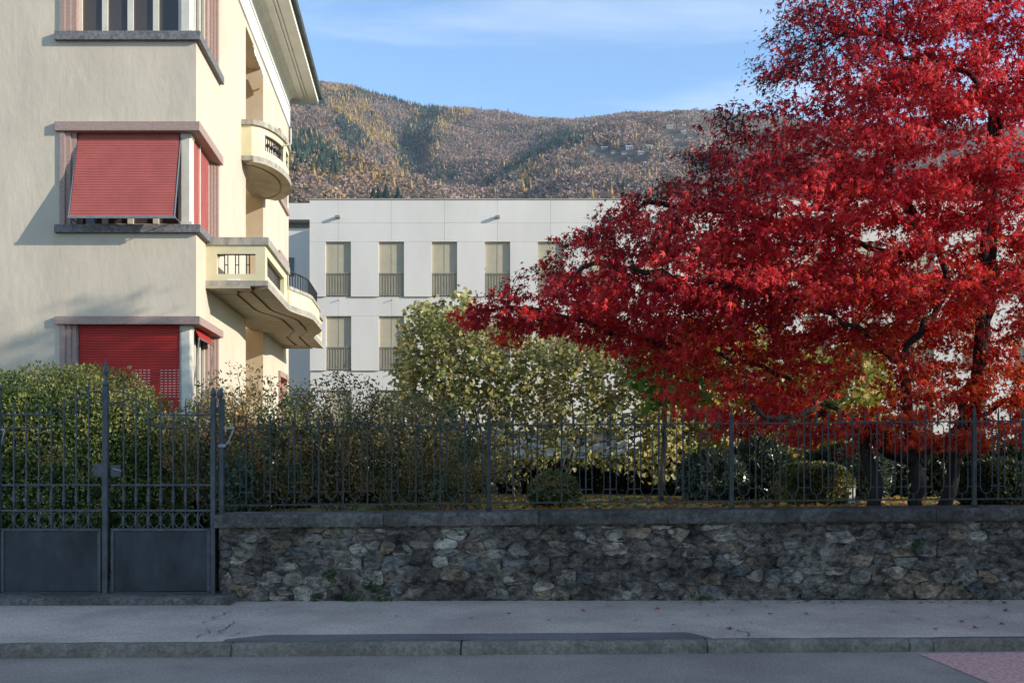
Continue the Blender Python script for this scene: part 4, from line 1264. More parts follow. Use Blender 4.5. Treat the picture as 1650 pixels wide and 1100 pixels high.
# ------------------------------------------------------------------ vegetation tools
def leaf_shape(kind):
    if kind == 'maple':       # five narrow lobes, drooping tips
        v = []; f = []
        for a, r in ((-2.0, .62), (-1.0, .9), (0, 1.05), (1.0, .9), (2.0, .62)):
            c_, s_ = math.cos(a), math.sin(a)
            for x, y, z in ((-.2, .02, .02), (.2, .02, .02), (0, r, -.25 * r)):
                v.append((x * c_ + y * s_, -x * s_ + y * c_, z))
        f = [(3*i, 3*i + 1, 3*i + 2) for i in range(5)]
    elif kind == 'heart':
        v = [(0, 0, 0), (-.34, -.12, .03), (-.55, .2, .06), (-.36, .62, .02), (0, 1.0, -.16), (.36, .62, .02), (.55, .2, .06), (.34, -.12, .03), (0, .5, -.08)]
        f = [(0, 8, 2, 1), (8, 4, 3, 2), (0, 7, 6, 8), (8, 6, 5, 4)]
    elif kind == 'oval':
        v = [(0, 0, 0), (-.24, .45, .06), (0, 1, -.08), (.24, .45, .06)]
        f = [(0, 3, 2, 1)]
    elif kind == 'lance':
        v = [(0, 0, 0), (-.13, .45, .03), (0, 1, -.1), (.13, .45, .03)]
        f = [(0, 3, 2, 1)]
    v = np.array(v, float)
    return v, np.array(f)

def unit(a): return a / np.maximum(np.linalg.norm(a, axis=-1, keepdims=True), 1e-9)
def leaves(name, pos, axis, nrm, size, col, kind, m, parent, curl=None):
    """one crown mesh: pos (n,3), axis = direction of the leaf tip, nrm = rough face normal"""
    tv, tf = leaf_shape(kind)
    y = unit(axis); x = unit(np.cross(y, nrm)); z = np.cross(x, y)
    t = np.repeat(tv[None], len(pos), 0) * size[:, None, None]
    if curl is not None:
        t[:, :, 0] *= (1 - curl)[:, None]; t[:, :, 2] -= (curl * size)[:, None] * np.abs(tv[None, :, 1]) ** 2
    Vv = t[:, :, 0:1] * x[:, None] + t[:, :, 1:2] * y[:, None] + t[:, :, 2:3] * z[:, None] + pos[:, None]
    return soup(name, Vv, tf, col, m, parent)

def grow(seeds_, attr, step=.16, kill=.26, infl=1.4, iters=90, jit=.12, up=0.0):
    """space colonisation. seeds_: list of (point, parent index). returns P (n,3), parent (n)"""
    P = [np.array(s[0], float) for s in seeds_]; par = [s[1] for s in seeds_]
    A = np.array(attr, float); alive = np.ones(len(A), bool)
    nd = np.full(len(A), 1e9); ni = np.zeros(len(A), int)
    start = 0
    grown = {}
    for it in range(iters):
        newP = np.array(P[start:])
        if len(newP):
            for c in range(0, len(A), 4000):
                d = np.linalg.norm(A[c:c+4000, None] - newP[None], axis=2)
                j = d.argmin(1); dm = d[np.arange(len(d)), j]
                bt_ = dm < nd[c:c+4000]
                nd[c:c+4000] = np.where(bt_, dm, nd[c:c+4000]); ni[c:c+4000] = np.where(bt_, j + start, ni[c:c+4000])
        alive &= nd > kill
        act = alive & (nd < infl)
        if not act.any():
            if not alive.any(): break
            infl *= 1.3
            start = len(P)
            if infl > 6: break
            continue
        start = len(P)
        dirs = {}
        for i in np.nonzero(act)[0]:
            d = A[i] - P[ni[i]]; d = d / np.linalg.norm(d)
            if ni[i] in dirs: dirs[ni[i]] += d
            else: dirs[ni[i]] = d.copy()
        added = 0
        for k, d in dirs.items():
            if grown.get(k, 0) > 3: continue
            d = d / max(np.linalg.norm(d), 1e-6) + rng.normal(0, jit, 3) + np.array([0, 0, up])
            d /= np.linalg.norm(d)
            grown[k] = grown.get(k, 0) + 1
            P.append(P[k] + d * step); par.append(k); added += 1
        if not added: break
    return np.array(P), np.array(par)

def limbs(poly, P, par, parent_idx, step=.16, wob=.03):
    """append a hand-laid limb as nodes; returns index of last node"""
    last = parent_idx
    pts_ = [np.array(q, float) for q in poly]
    for a, c in zip(pts_[:-1], pts_[1:]):
        k = max(1, int(np.linalg.norm(c - a) / step))
        for q in range(1, k + 1):
            P.append(a + (c - a) * q / k + rng.normal(0, wob, 3) * (0 if q == k else 1)); par.append(last); last = len(P) - 1
    return last

def radii(P, par, tip=.004, ex=2.4, rmax=1.0):
    n = len(P); acc = np.zeros(n); kids = [[] for _ in range(n)]
    for i in range(n):
        if par[i] >= 0: kids[par[i]].append(i)
    r = np.zeros(n)
    for i in range(n - 1, -1, -1):
        r[i] = tip if not kids[i] else acc[i] ** (1 / ex)
        r[i] = min(r[i], rmax)
        if par[i] >= 0: acc[par[i]] += r[i] ** ex
    return r, kids

def tree_wood(P, par, r, kids, m, parent, split=.028):
    """trunk mesh for thick wood, branches mesh for the rest"""
    tk, br = MB(), MB()
    roots = [i for i in range(len(P)) if par[i] < 0]
    stack = [(i, None) for i in roots]
    while stack:
        i, pre = stack.pop()
        chain, rad = ([P[pre]] if pre is not None else []), ([r[i]] if pre is not None else [])
        j = i
        while True:
            chain.append(P[j]); rad.append(r[j])
            ks = sorted(kids[j], key=lambda q: -r[q])
            if not ks: break
            for q in ks[1:]: stack.append((q, j))
            j = ks[0]
        if len(chain) < 2: continue
        # split chain where it gets thin
        cut = next((q for q, v in enumerate(rad) if v < split), len(rad))
        if cut >= 2: tk.tube(chain[:cut], rad[:cut], 9, cap=True)
        if cut < len(rad): 
            c0 = max(0, cut - 1)
            if len(chain) - c0 >= 2: br.tube(chain[c0:], rad[c0:], 4 if rad[c0] < .012 else 6, cap=False)
    if tk.v: tk.build('trunk', m, parent, smooth=True)
    if br.v: br.build('branches', m, parent, smooth=True)

def tip_leaves(P, r, par, thin, per, spread, size, cluster=None):
    """leaf positions around thin twigs: returns pos, outward dir, node ids"""
    ids = np.nonzero(r < thin)[0]
    ids = np.repeat(ids, per)
    ids = ids[rng.random(len(ids)) < 0.999]
    pos = P[ids] + rng.normal(0, 1, (len(ids), 3)) * np.array(spread)
    d = P[ids] - P[np.maximum(par[ids], 0)]
    return pos, unit(d + 1e-6), ids

def n3(p, s, seed=0): return np.array([noise.noise((x / s + seed, y / s, z / s)) for x, y, z in p])

# ------------------------------------------------------------------ the red maple
MYc = 12.6
mbase = Vector((X_at(1478, MYc), MYc, GZ))
maple = thing('maple_tree', 'large spreading red maple with dark trunks and layered scarlet leaves behind the fence', 'tree', mbase)
LEFT = [(-200, 1400), (-60, 1300), (0, 1262), (50, 1240), (100, 1215), (130, 1190), (180, 1142), (230, 1122), (270, 1085), (300, 1022), (330, 972), (360, 932), (390, 884), (430, 832), (460, 792), (490, 752), (515, 738), (545, 745), (562, 800), (580, 985), (600, 1062), (645, 1055), (680, 1085), (700, 1160), (720, 1300)]
ly = np.array([q[0] for q in LEFT], float); lx = np.array([q[1] for q in LEFT], float)
def crown_pts(n, dens_thr, seed):
    out = []
    while sum(len(o) for o in out) < n:
        q = rng.uniform(0, 1, (6000, 3))
        py = -190 + q[:, 0] * 915
        zz = EYE + (HZ - py) / F * MYc
        Lm = np.maximum((1490 - np.interp(py, ly, lx)) / F * MYc, .6)
        xx = mbase.x + (q[:, 1] * 2 - 1) * 7.2
        yy = MYc + (q[:, 2] * 2 - 1) * 4.4
        dx = xx - mbase.x; dy = yy - MYc
        Rm = np.minimum(Lm, 4.3) ; depth = np.minimum(.45 * Lm + .4, 2.3)
        depth = np.where(zz < 3.3, np.minimum(depth, 1.0), depth)
        depth = np.where(dy < 0, np.minimum(depth, np.where(zz < 2.6, 1.15, 1.9)), depth)
        e = np.where(dx < 0, (dx / Lm) ** 2, (dx / Rm) ** 2) + (dy / depth) ** 2
        ok = e < 1
        # layered gaps
        p = np.stack([xx, yy, zz], 1)[ok]; e = e[ok]
        den = np.array([noise.fractal((x * .55 + seed, y * .55, z * 1.35), 1, 2, 3) for x, y, z in p])
        # the pads thin out close to the trunk and under the crown
        low = np.clip((2.9 - p[:, 2]) / 1.2, 0, 1)
        keep_ = (den > dens_thr - .25 * (e > .5) - .25 * ((e > .35) & (p[:, 0] < mbase.x)) )
        out.append(p[keep_])
    return np.concatenate(out)[:n]
attr = crown_pts(7600, .0, 11)
P, par = [np.array(mbase)], [-1]
def A3(px, py, Y): return tuple(at(px, py, MYc + (Y - 14.2) * .8))
# stems rising from the ground
st = limbs([mbase, A3(1472, 745, 14.2)], P, par, 0)
a1 = limbs([A3(1472, 745, 14.2), A3(1462, 640, 14.1), A3(1452, 585, 14.0)], P, par, st)
a1l = limbs([A3(1452, 585, 14.0), A3(1400, 540, 13.6), A3(1340, 505, 13.3), A3(1255, 478, 13.0)], P, par, a1)
a1u = limbs([A3(1452, 585, 14.0), A3(1485, 535, 14.0), A3(1525, 470, 14.3), A3(1510, 400, 14.5), A3(1465, 330, 14.3), A3(1440, 300, 14.0)], P, par, a1)
a2 = limbs([A3(1472, 745, 14.2), A3(1400, 690, 13.9), A3(1330, 650, 13.6), A3(1250, 675, 13.3), A3(1215, 655, 13.2)], P, par, st)
a3 = limbs([A3(1472, 745, 14.2), A3(1545, 690, 14.4), A3(1590, 540, 14.6), A3(1600, 400, 14.7), A3(1605, 230, 14.6), A3(1600, 170, 14.5)], P, par, st)
a3l = limbs([A3(1600, 170, 14.5), A3(1560, 118, 14.2), A3(1500, 88, 14.0), A3(1455, 95, 13.8), A3(1420, 55, 13.6), A3(1370, 50, 13.5)], P, par, a3)
a3r = limbs([A3(1600, 170, 14.5), A3(1650, 140, 14.8), A3(1720, 60, 15.0)], P, par, a3)
a4 = limbs([A3(1472, 745, 14.2), A3(1380, 700, 14.8), A3(1230, 590, 15.0), A3(1140, 570, 14.8), A3(1060, 555, 14.6), A3(960, 525, 14.4), A3(880, 500, 14.2), A3(820, 495, 14.1)], P, par, st)
a5 = limbs([A3(1510, 400, 14.5), A3(1400, 400, 14.2), A3(1320, 375, 14.0), A3(1200, 345, 14.0), A3(1120, 335, 14.0), A3(1040, 325, 14.0)], P, par, a1u)
a6 = limbs([A3(1545, 690, 14.4), A3(1640, 640, 14.2), A3(1760, 560, 14.0), A3(1900, 500, 14.2)], P, par, a3)
a7 = limbs([A3(1255, 478, 13.0), A3(1150, 455, 13.0), A3(1040, 440, 13.2), A3(940, 430, 13.4)], P, par, a1l)
a8 = limbs([A3(1600, 400, 14.7), A3(1680, 340, 15.5), A3(1800, 300, 16)], P, par, a3)
seedsM = list(zip(P, par))
# second and third feet of the trunk
def foot(px0, px1, py1, Y, ):
    Yf = MYc + (Y - 14.2) * .8; base_ = (X_at(px0, Yf), Yf, GZ - .05)
    P.append(np.array(base_)); par.append(-1); i0 = len(P) - 1
    return limbs([base_, A3(px0 * .55 + px1 * .45, 770, Y), A3(px1, py1, Y)], P, par, i0)
foot(1420, 1395, 700, 14.0); foot(1518, 1556, 680, 14.5)
seedsM = list(zip(P, par))
P, par = grow(seedsM, attr, .17, .27, 1.3, 80, .22)
r, kids = radii(P, par, .0042, 2.35, .17)
nS = len(seedsM)
r[:nS] = np.maximum(r[:nS], .03)
for i in range(nS):                                   # thick, buttressed stems near the ground
    if P[i][2] < 3.0 and abs(P[i][0] - mbase.x) < .8: r[i] = max(r[i], .05 + .04 * (3.0 - P[i][2]) / 2.0)
for i in range(len(P)):
    if P[i][2] < 2.2 and r[i] > .1: r[i] = min(max(r[i], .12 + .07 * (2.2 - P[i][2])), .21)
tree_wood(P, par, r, kids, M['bark'], maple, .03)
pos, d, ids = tip_leaves(P, r, par, .0105, 37, (.105, .105, .045), None)
ppx = pos[:, 0] / pos[:, 1] * F + 825
keepL = (ppx < 1800) | (rng.random(len(ppx)) < .35)
pos, d, ids = pos[keepL], d[keepL], ids[keepL]
ppx = pos[:, 0] / pos[:, 1] * F + 825; ppy = HZ - (pos[:, 2] - EYE) / pos[:, 1] * F
N_ = len(pos)
out = unit(pos - np.array([mbase.x, MYc, 3.0]))
axis = unit(d * .5 + out * .35 + rng.normal(0, .55, (N_, 3)) + np.array([0, 0, -.75]))
nrm = unit(rng.normal(0, .65, (N_, 3)) + np.array([.55, -.5, .45]))
tone = n3(pos, .55, 3) + .5 * n3(pos, .18, 9)
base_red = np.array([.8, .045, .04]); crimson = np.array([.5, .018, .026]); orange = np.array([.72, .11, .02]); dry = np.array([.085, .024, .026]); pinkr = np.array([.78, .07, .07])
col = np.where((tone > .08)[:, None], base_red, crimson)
hi = np.clip((pos[:, 2] - 3.4) / 2.5, 0, 1)  # upper leaves coloured brighter, sunlight put into their red
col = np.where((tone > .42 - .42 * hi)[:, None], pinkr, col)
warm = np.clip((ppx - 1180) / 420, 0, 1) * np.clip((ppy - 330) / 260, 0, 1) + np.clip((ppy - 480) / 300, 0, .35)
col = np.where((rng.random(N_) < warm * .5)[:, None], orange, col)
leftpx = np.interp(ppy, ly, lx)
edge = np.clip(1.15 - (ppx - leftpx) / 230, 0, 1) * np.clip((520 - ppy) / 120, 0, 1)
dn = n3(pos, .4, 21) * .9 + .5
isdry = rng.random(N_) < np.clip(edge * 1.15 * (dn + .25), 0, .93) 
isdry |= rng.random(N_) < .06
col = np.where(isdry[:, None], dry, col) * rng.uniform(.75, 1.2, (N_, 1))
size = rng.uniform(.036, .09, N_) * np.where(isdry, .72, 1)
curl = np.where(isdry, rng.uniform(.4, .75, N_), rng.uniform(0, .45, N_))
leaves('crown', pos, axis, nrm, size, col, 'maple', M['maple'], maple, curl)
print('maple leaves', N_, 'nodes', len(P))

# ------------------------------------------------------------------ shrubs and smaller trees
def ell_pts(n, c, rad, shell=.35, flat=None):
    q = unit(rng.normal(0, 1, (n, 3)))
    rr = 1 - rng.random(n) ** 1.5 * shell
    return np.array(c) + q * rr[:, None] * np.array(rad), q
def hedge(name, label, cat, c, rad, n, size, cols, kind='oval', m='leaf', power=1.0, shell=.4, lump=.12, zmin=GZ, group=None, stems=6, updir=.35):
    """dense leafy mound: leaves through the outer shell of a lumpy super-ellipsoid, stems inside"""
    t = thing(name, label, cat, (c[0], c[1], zmin), group)
    q = unit(rng.normal(0, 1, (int(n * 1.6), 3)))
    pw = np.where(np.arange(len(q)) % 2, power, 1.0)[:, None]
    q = np.sign(q) * np.abs(q) ** pw; q = q / np.maximum(1e-6, (np.abs(q) ** (2/power)).sum(1, keepdims=True) ** (power/2))
    q = np.where(pw < 1, q, q * .97)
    lum = np.array([noise.fractal((a * 2.2 + c[0] * 3, b_ * 2.2, e * 2.2), 1, 2, 3) for a, b_, e in q])
    rr = (1 + lump * lum) * (1 - rng.random(len(q)) ** 1.6 * shell)
    pos = np.array(c) + q * rr[:, None] * np.array(rad)
    k = pos[:, 2] > zmin + .02
    pos, q = pos[k][:n], q[k][:n]
    n_ = len(pos)
    axis = unit(q * .6 + rng.normal(0, .6, (n_, 3)) + np.array([0, 0, updir]))
    nrm = unit(q * .7 + rng.normal(0, .6, (n_, 3)) + np.array([0, 0, .5]))
    cols = np.array(cols)
    pick = np.clip(((n3(pos, .3, 5) * .9 + .5 + rng.normal(0, .22, n_)) * len(cols)).astype(int), 0, len(cols) - 1)
    col = cols[pick] * rng.uniform(.75, 1.25, (n_, 1))
    sz = rng.uniform(.7, 1.25, n_) * size
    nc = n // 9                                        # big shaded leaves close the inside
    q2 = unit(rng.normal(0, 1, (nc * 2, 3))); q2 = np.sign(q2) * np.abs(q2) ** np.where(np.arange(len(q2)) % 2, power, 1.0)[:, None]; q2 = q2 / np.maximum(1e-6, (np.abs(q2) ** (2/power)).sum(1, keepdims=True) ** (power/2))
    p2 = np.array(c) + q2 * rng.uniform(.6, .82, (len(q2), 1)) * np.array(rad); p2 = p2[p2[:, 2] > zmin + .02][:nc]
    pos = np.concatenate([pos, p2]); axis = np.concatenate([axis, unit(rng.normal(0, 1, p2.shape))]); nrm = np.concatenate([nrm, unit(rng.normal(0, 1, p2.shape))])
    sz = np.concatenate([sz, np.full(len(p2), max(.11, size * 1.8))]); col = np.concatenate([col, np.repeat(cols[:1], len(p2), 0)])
    leaves('foliage', pos, axis, nrm, sz, col, kind, M[m], t)
    bb = MB()
    for i in range(stems):
        a = rng.uniform(0, 6.28); e = rng.uniform(.2, .75)
        top = (c[0] + math.cos(a) * rad[0] * e, c[1] + math.sin(a) * rad[1] * e, c[2] + rad[2] * rng.uniform(.1, .6))
        b0 = (c[0] + math.cos(a) * rad[0] * .25, c[1] + math.sin(a) * rad[1] * .25, zmin - .05)
        mid_ = [(b0[q] + top[q]) / 2 + rng.normal(0, .06) for q in range(3)]
        bb.tube([b0, mid_, top], [.022, .015, .006], 5)
    bb.build('stems', M['bark2'], t, smooth=True)
    return t
GREEN = [(.055, .08, .022), (.095, .12, .03), (.15, .165, .042), (.24, .22, .06), (.32, .26, .09)]
DARK = [(.018, .03, .012), (.028, .042, .016), (.04, .055, .02), (.055, .07, .026)]
GREEN2 = [(.05, .085, .02), (.085, .125, .028), (.13, .165, .038), (.21, .22, .055), (.29, .26, .08)]
hedge('clipped_hedge', 'big rounded clipped evergreen bush behind the gate, yellow-green on top', 'bush', (-6.2, 13.35, 1.25), (2.0, 1.25, 1.62), 100000, .05, GREEN2, power=.92, shell=.4, lump=.13, stems=8, zmin=.11)
def shrub(name, label, cat, c, rad, zb, nat, leaf_n, size, cols, kind='oval', m='leaf', nst=7, spread=(.07, .07, .06), bark='bark2', step=.09, kill=.13, tip=.0022, axis_up=.2, thin=.006, per=6, shape=None, mrk=None, keepf=None, basew=.35, up=.05, group=None):
    """open shrub with real stems: several stems from the ground fill the crown by colonisation"""
    t = thing(name, label, cat, (c[0], c[1], zb), group)
    if shape is None: att, _ = ell_pts(nat, c, rad, .75)
    else: att = shape(nat)
    att = att[att[:, 2] > zb + .12]
    P, par = [], []
    for i in range(nst):
        a = 6.28 * i / nst + rng.uniform(0, .6)
        b0 = np.array((c[0] + math.cos(a) * rad[0] * basew * .5, c[1] + math.sin(a) * rad[1] * basew * .5, zb - .05))
        P.append(b0); par.append(-1)
        hgt = (c[2] - zb) * rng.uniform(.5, .9)
        limbs([b0, b0 + np.array((math.cos(a) * rad[0] * .18, math.sin(a) * rad[1] * .18, hgt * .5)), b0 + np.array((math.cos(a) * rad[0] * .34, math.sin(a) * rad[1] * .34, hgt))], P, par, len(P) - 1, step, .012)
    P, par = grow(list(zip(P, par)), att, step, kill, .9, 70, .2, up)
    r, kids = radii(P, par, tip, 2.3, .05)
    tree_wood(P, par, r, kids, M[bark], t, .02)
    pos, d, ids = tip_leaves(P, r, par, thin, per, spread, None)
    if keepf is not None:
        k = keepf(pos); pos, d = pos[k], d[k]
    if len(pos) > leaf_n:
        k = rng.permutation(len(pos))[:leaf_n]; pos, d = pos[k], d[k]
    n_ = len(pos)
    axis = unit(d * .6 + rng.normal(0, .55, (n_, 3)) + np.array([0, 0, axis_up]))
    nrm = unit(rng.normal(0, .7, (n_, 3)) + np.array([.2, -.3, .6]))
    cols = np.array(cols)
    pick = np.clip(((n3(pos, .35, 5) * 1.0 + .5 + rng.normal(0, .2, n_)) * len(cols)).astype(int), 0, len(cols) - 1)
    leaves('foliage', pos, axis, nrm, rng.uniform(.65, 1.2, n_) * size, cols[pick] * rng.uniform(.75, 1.25, (n_, 1)), kind, M[m], t)
    print(name, n_, len(P))
    return t
AZ = [(.06, .08, .03), (.11, .13, .04), (.17, .17, .055), (.24, .2, .07), (.32, .17, .06)]
AZ2 = [(.08, .095, .035), (.14, .14, .045), (.2, .18, .065), (.3, .17, .07), (.27, .24, .09)]
for (px, Y, rx, rz, top, lab, cols) in ((352, 12.7, .75, .95, 640, 'loose dark azalea bush right behind the twin gate posts', AZ), (440, 12.6, .85, 1.0, 630, 'twiggy olive azalea bush, second along from the gate posts', AZ),
                                   (545, 12.9, .9, 1.0, 612, 'tall wispy azalea bush with reddish tips in front of the white facade', AZ2), (650, 12.7, .85, .9, 640, 'dense brownish azalea bush next to the golden heart-leaved tree', AZ2),
                                   (740, 12.4, .7, .7, 700, 'low dark azalea bush beneath the golden heart-leaved tree', AZ)):
    zt = Z_at(top, Y)
    shrub('azalea_bush', lab, 'bush', (X_at(px, Y), Y, (zt + GZ) / 2 + .1), (rx, .75, (zt - GZ) / 2), GZ, 1100, 20000, .052, cols, nst=9, per=15, spread=(.055, .055, .05), thin=.0075, group='azalea bushes along the fence', up=.12)
# wisps above the bushes
shrub('wispy_shrub', 'thin open shrub with bare arching twigs against the cream villa', 'bush', (X_at(385, 13.3), 13.3, Z_at(630, 13.3)), (.62, .4, .42), GZ, 170, 1800, .06, AZ, nst=5, per=4, spread=(.05, .05, .05), thin=.004)
shrub('evergreen_sapling', 'small deep green shrub low behind the fence beside the gate posts', 'bush', (X_at(377, 11.9), 11.9, 1.35), (.3, .3, .38), GZ, 260, 3200, .075, [(.018, .05, .02), (.03, .07, .03), (.045, .09, .04)], nst=4, per=8, spread=(.05, .05, .05), thin=.006, m='gloss')

# golden heart-leaved multi-stem tree
GOLD = [(.16, .16, .05), (.25, .235, .07), (.36, .31, .11), (.46, .37, .15), (.32, .34, .09)]
def gold_shape(n):
    tops = [(630, 640), (645, 540), (660, 505), (690, 478), (715, 500), (750, 455), (775, 520), (800, 530), (900, 540), (1000, 555), (1060, 570), (1110, 620)]
    bots = [(630, 740), (700, 765), (800, 772), (900, 745), (1000, 765), (1110, 775)]
    px = rng.uniform(635, 1108, n * 3); py = rng.uniform(450, 778, n * 3); Y = 17.8 + rng.uniform(-1, 1, n * 3) * .9
    tt = np.interp(px, [q[0] for q in tops], [q[1] for q in tops]); bb_ = np.interp(px, [q[0] for q in bots], [q[1] for q in bots])
    k = (py > tt) & (py < bb_)
    q = np.stack([(px - 825) / F * Y, Y, EYE + (HZ - py) / F * Y], 1)[k][:n]
    return q
shrub('heart_leaved_tree', 'multi-stemmed olive and gold heart-leaved tree under the maple branch tip', 'tree', (X_at(850, 17.8), 17.8, 2.6), (1.4, .8, 1.4), GZ, 3300, 34000, .078, GOLD, 'heart', nst=12, per=12, keepf=lambda p: rng.random(len(p)) < np.clip(.45 + (p[:, 2] - 1.9) / 2.2 + .5 * n3(p, .5, 2), .25, 1), spread=(.09, .09, .08), thin=.0085, step=.14, kill=.19, tip=.0035, axis_up=-.55, shape=gold_shape, bark='bark2', up=.15, basew=.9)

# yellow-leaved tree behind, in full sun
YEL = [(.22, .24, .04), (.34, .32, .06), (.42, .34, .07), (.45, .30, .06), (.28, .30, .05)]
def yel_shape(n):
    px = rng.uniform(1040, 1440, n * 2); Y = 19.0 + rng.uniform(-1, 1, n * 2) * 1.2
    py = rng.uniform(545, 752, n * 2) + 18 * np.sin(px / 40)
    return np.stack([(px - 825) / F * Y, Y, EYE + (HZ - py) / F * Y], 1)[:n]
shrub('yellow_leaved_tree', 'sunlit yellow-leaved tree behind the fence, under the maple', 'tree', (X_at(1240, 19.0), 19.0, 2.4), (1.4, .9, 1.1), GZ, 1500, 9500, .115, YEL, 'heart', nst=5, per=8, spread=(.12, .12, .1), thin=.009, step=.16, kill=.22, tip=.004, axis_up=-.5, shape=yel_shape, basew=.5)
# slim tree with a pale trunk
t = thing('slim_tree', 'slim pale-trunked tree with bright green leaves standing on the lawn', 'tree', at(1066, 806, 15.2))
tb = at(1066, 806, 15.2)
P, par = [np.array((tb.x, tb.y, GZ - .05))], [-1]
limbs([(tb.x, tb.y, GZ - .05), (tb.x + .02, tb.y, GZ + .6), (tb.x + .05, tb.y, GZ + 1.5)], P, par, 0, .12, .012)
att, _ = ell_pts(360, (tb.x + .15, tb.y + .1, 3.0), (.75, .7, .75), .8)
P, par = grow(list(zip(P, par)), att, .12, .2, 1.2, 60, .2)
r, kids = radii(P, par, .004, 2.2, .048); r[:14] = np.maximum(r[:14], .04)
tree_wood(P, par, r, kids, M['bark2'], t, .02)
pos, d, ids = tip_leaves(P, r, par, .009, 6, (.1, .1, .09), None); n_ = len(pos)
leaves('crown', pos, unit(d + rng.normal(0, .6, (n_, 3)) - np.array([0, 0, .4])), unit(rng.normal(0, .7, (n_, 3)) + np.array([.2, -.3, .6])), rng.uniform(.07, .12, n_), np.array([.16, .26, .04]) * rng.uniform(.6, 1.4, (n_, 1)), 'heart', M['leaf'], t)

# hedges and bushes round the lawn
def hd(name, lab, px, Y, top, wpx, dep, n, size, cols, **k):
    zt = Z_at(top, Y); w = wpx / F * Y / 2
    return hedge(name, lab, 'hedge' if 'hedge' in name else 'bush', (X_at(px, Y), Y, (GZ + zt) / 2), (w, dep, (zt - GZ) / 2 + .02), n, size, cols, **k)
hd('dark_hedge', 'dark clipped hedge at the back of the lawn, below the golden tree', 960, 19.6, 746, 430, .6, 15000, .11, DARK, power=.55, shell=.25)
hd('dark_hedge', 'dark clipped hedge behind the slim pale trunk', 1150, 18.6, 735, 190, .6, 9000, .11, DARK, power=.55, shell=.25)
hd('dark_hedge', 'shaded evergreen hedge deep behind the maple trunks', 1520, 17.6, 712, 420, .7, 12000, .12, DARK, power=.6, shell=.3)
hd('dark_hedge', 'dark evergreen hedge between the azaleas and the villa', 505, 16.2, 690, 540, .7, 16000, .11, DARK, power=.6, shell=.3)
hedge('low_evergreen', 'low dark evergreen mound glimpsed under the azaleas by the gate posts', 'bush', (X_at(385, 14.4), 14.4, .75), (1.0, .5, .85), 9000, .085, DARK, shell=.35, zmin=.11)
hd('laurel_bush', 'silvery sunlit laurel bush with narrow leaves left of the clipped ball', 1150, 15.7, 728, 112, .55, 4200, .12, [(.06, .085, .05), (.1, .13, .085), (.14, .17, .12)], kind='lance', m='gloss', shell=.5, updir=.1)
hd('laurel_bush', 'taller dark laurel bush between the silvery laurel and the clipped ball', 1222, 15.9, 705, 100, .5, 4000, .11, [(.02, .035, .018), (.04, .06, .03), (.07, .09, .05)], kind='lance', m='gloss', shell=.5)
hd('box_ball', 'clipped round box ball with yellowish top behind the fence', 1310, 14.7, 748, 124, .52, 11000, .055, GREEN, shell=.16, lump=.05, power=.85)
hd('box_ball', 'shaded clipped box ball beyond the maple trunk', 1605, 13.6, 742, 128, .55, 9000, .055, DARK + [(.08, .095, .03)], shell=.18, lump=.07, power=.9)
hd('laurel_bush', 'slender pale-leaved laurel between the clipped ball and the maple trunk', 1395, 15.6, 700, 92, .45, 2600, .1, [(.05, .07, .04), (.09, .12, .07)], kind='lance', m='gloss', shell=.6)
hd('box_ball', 'small rounded sunlit bush at the near edge of the lawn', 893, 13.9, 764, 84, .35, 6000, .05, GREEN, shell=.25, lump=.15)

# low white wall and grey slab at the back of the garden
t = thing('garden_wall', 'low white rendered wall glimpsed behind the golden tree', 'wall', (X_at(900, 21), 21, GZ))
p = MB(); p.box(X_at(780, 21), X_at(1010, 21), 21, 21.25, GZ, Z_at(698, 21)); p.build('wall', M['bandwhite'], t)
p = MB(); p.box(X_at(778, 21), X_at(1012, 21), 20.96, 21.29, Z_at(698, 21), Z_at(694, 21)); p.build('wall_cap', M['concrete'], t)
t = thing('garden_table', 'pale grey stone table glimpsed above the clipped ball', 'table', (X_at(1345, 18.6), 18.6, GZ))
p = MB(); p.box(X_at(1306, 18.6), X_at(1392, 18.6), 18.3, 19.1, Z_at(744, 18.6), Z_at(737, 18.6)); p.build('table_top', M['greyslab'], t, bevel=.01)
for px in (1320, 1376):
    p = MB(); p.box(X_at(px - 4, 18.6), X_at(px + 4, 18.6), 18.45, 18.95, GZ, Z_at(744, 18.6)); p.build('leg', M['greyslab'], t)
t = thing('garden_bench', 'pale stone bench behind the grey garden table', 'bench', (X_at(1350, 20), 20, GZ))
p = MB(); p.box(X_at(1318, 20), X_at(1410, 20), 19.8, 20.2, Z_at(731, 20), Z_at(722, 20)); p.build('seat', M['bandwhite'], t)
for px in (1328, 1400):
    p = MB(); p.box(X_at(px - 4, 20), X_at(px + 4, 20), 19.85, 20.15, GZ, Z_at(731, 20)); p.build('leg', M['greyslab'], t)
t = thing('path_post', 'short pale stone post beside the clipped ball', 'post', at(1371, 815, 14.4))
c_ = at(1371, 815, 14.4); p = MB(); p.box(c_.x - .05, c_.x + .05, c_.y - .05, c_.y + .05, GZ, Z_at(786, 14.4)); p.build('shaft', M['cornice'], t, bevel=.01)
p = MB(); p.box(c_.x - .06, c_.x + .06, c_.y - .06, c_.y + .06, Z_at(786, 14.4), Z_at(783, 14.4)); p.build('cap', M['cornice'], t)

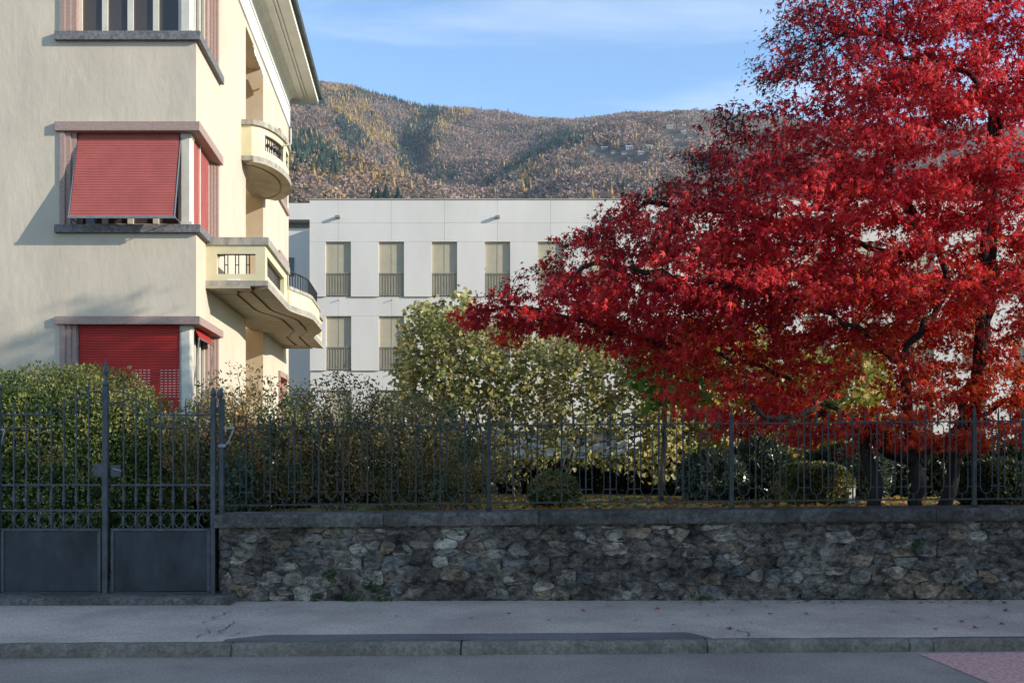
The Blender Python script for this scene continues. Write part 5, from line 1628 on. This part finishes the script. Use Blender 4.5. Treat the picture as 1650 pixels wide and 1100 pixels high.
# lawn grass and fallen leaves
n_ = 26000
gxp = np.stack([rng.uniform(-2, 8, n_), rng.uniform(11.6, 17, n_), np.full(n_, GZ)], 1)
o = leaves('grass', gxp, unit(rng.normal(0, .35, (n_, 3)) + np.array([0, 0, 1])), rng.normal(0, 1, (n_, 3)), rng.uniform(.03, .07, n_), np.array([.2, .22, .045]) * rng.uniform(.5, 1.4, (n_, 1)), 'lance', M['leaf'], None)
tag(o, 'short sunlit grass of the garden lawn behind the fence', 'grass', kind='stuff')
n_ = 4200
lp_ = np.stack([rng.uniform(-1, 7, n_), rng.uniform(11.6, 16.6, n_), np.full(n_, GZ + .03)], 1); lp_[:, 2] += rng.uniform(0, .03, n_)
yc = np.array([(.6, .42, .08), (.55, .34, .08), (.45, .16, .05), (.42, .3, .1)])[rng.integers(0, 4, n_)]
o = leaves('fallen_leaves', lp_, unit(rng.normal(0, 1, (n_, 3)) * np.array([1, 1, .15])), unit(rng.normal(0, .3, (n_, 3)) + np.array([0, 0, 1])), rng.uniform(.05, .1, n_), yc * rng.uniform(.7, 1.2, (n_, 1)), 'heart', M['leaf'], None)
tag(o, 'yellow and brown leaves strewn over the lawn', 'leaves', kind='stuff')

# single leaves lying on the pavement
def leaf_mesh(col):
    tv, tf = leaf_shape('maple')
    me = bpy.data.meshes.new('fallen_leaf'); me.from_pydata([tuple(q) for q in tv * np.array([1, 1, -.6])], [], [tuple(q) for q in tf])
    ca = me.color_attributes.new('Col', 'FLOAT_COLOR', 'POINT'); ca.data.foreach_set('color', np.tile(np.array([*col, 1.0]), len(tv)))
    me.materials.append(M['leaf']); return me
lm = [leaf_mesh(c) for c in ((.34, .04, .035), (.2, .04, .035), (.4, .12, .04), (.12, .05, .035), (.4, .3, .2))]
def ground_px(px, py):
    Y = (EYE - PZ) * F / (py - HZ); return X_at(px, Y), Y
spots = [(1097, 984), (1026, 1000), (1177, 1014), (1590, 995), (1570, 1012), (1140, 992), (1300, 990), (1340, 1003), (1440, 985), (1480, 998), (1530, 978), (1620, 985), (1235, 978), (1210, 1003), (1085, 1008), (940, 985), (700, 985), (610, 988), (500, 986), (430, 984), (1390, 990), (1265, 1008), (1550, 1003),
         (1400, 976), (1500, 972), (1600, 974), (1130, 975), (980, 978), (885, 1000), (820, 990), (1345, 981), (1060, 982), (1615, 1006), (1508, 1014), (310, 978), (640, 993), (760, 997), (560, 983), (1240, 990), (1180, 984)]
spots += [(1100 + 14 * i + int(rng.uniform(-8, 8)), 969 + int(rng.uniform(0, 4))) for i in range(38)]
for i, (px, py) in enumerate(spots):
    x, y = ground_px(px, py)
    y = min(y, wall_y(x) - .05)
    o = bpy.data.objects.new('fallen_leaf', lm[int(rng.integers(0, 5))]); C.objects.link(o)
    s = rng.uniform(.03, .062)
    o.location = (x, y, PZ + .012); o.scale = (s, s, s); o.rotation_euler = (rng.uniform(-.3, .3), rng.uniform(-.3, .3), rng.uniform(0, 6.28))
    tag(o, 'small dry maple leaf lying on the grey asphalt pavement', 'leaf', 'leaves fallen on the pavement')

# weeds rooted in the wall and along its foot
WL = ['weed tuft growing out of a joint halfway up the wall, nearer the gate', 'weed tuft in the wall face, farther from the gate of the two', 'weed tuft at the wall foot below the wall plants', 'tiny weed sprig at the wall foot closest to the gate', 'tiny weed at the wall foot under the middle of the lawn', 'weed sprig at the wall foot just past the upper weed tufts', 'moss tuft high on the wall under the coping, below the maple']
for i, (px, py, n_, s) in enumerate(((533, 927, 70, .05), (598, 941, 90, .06), (567, 968, 60, .06), (508, 970, 30, .045), (1132, 966, 30, .045), (612, 972, 50, .05), (1476, 878, 60, .03))):
    Y = wall_y(X_at(px, 10.9)) - .03; c_ = at(px, py, Y)
    if py > 960: c_ = Vector((c_.x, Y - .02, PZ + .03))
    t = thing('weed', WL[i], 'weed', c_)
    ps = np.array(c_) + rng.normal(0, 1, (n_, 3)) * np.array([s, .015, s * .8]); ps[:, 2] = np.maximum(ps[:, 2], PZ + .005); ps[:, 1] = np.minimum(ps[:, 1], Y + .01)
    leaves('foliage', ps, unit(rng.normal(0, .6, (n_, 3)) + np.array([0, -.3, .6])), unit(rng.normal(0, .6, (n_, 3)) + np.array([0, -1, .3])), rng.uniform(.025, .05, n_), np.array([.04, .08, .02]) * rng.uniform(.6, 1.6, (n_, 1)), 'oval', M['leaf'], t)
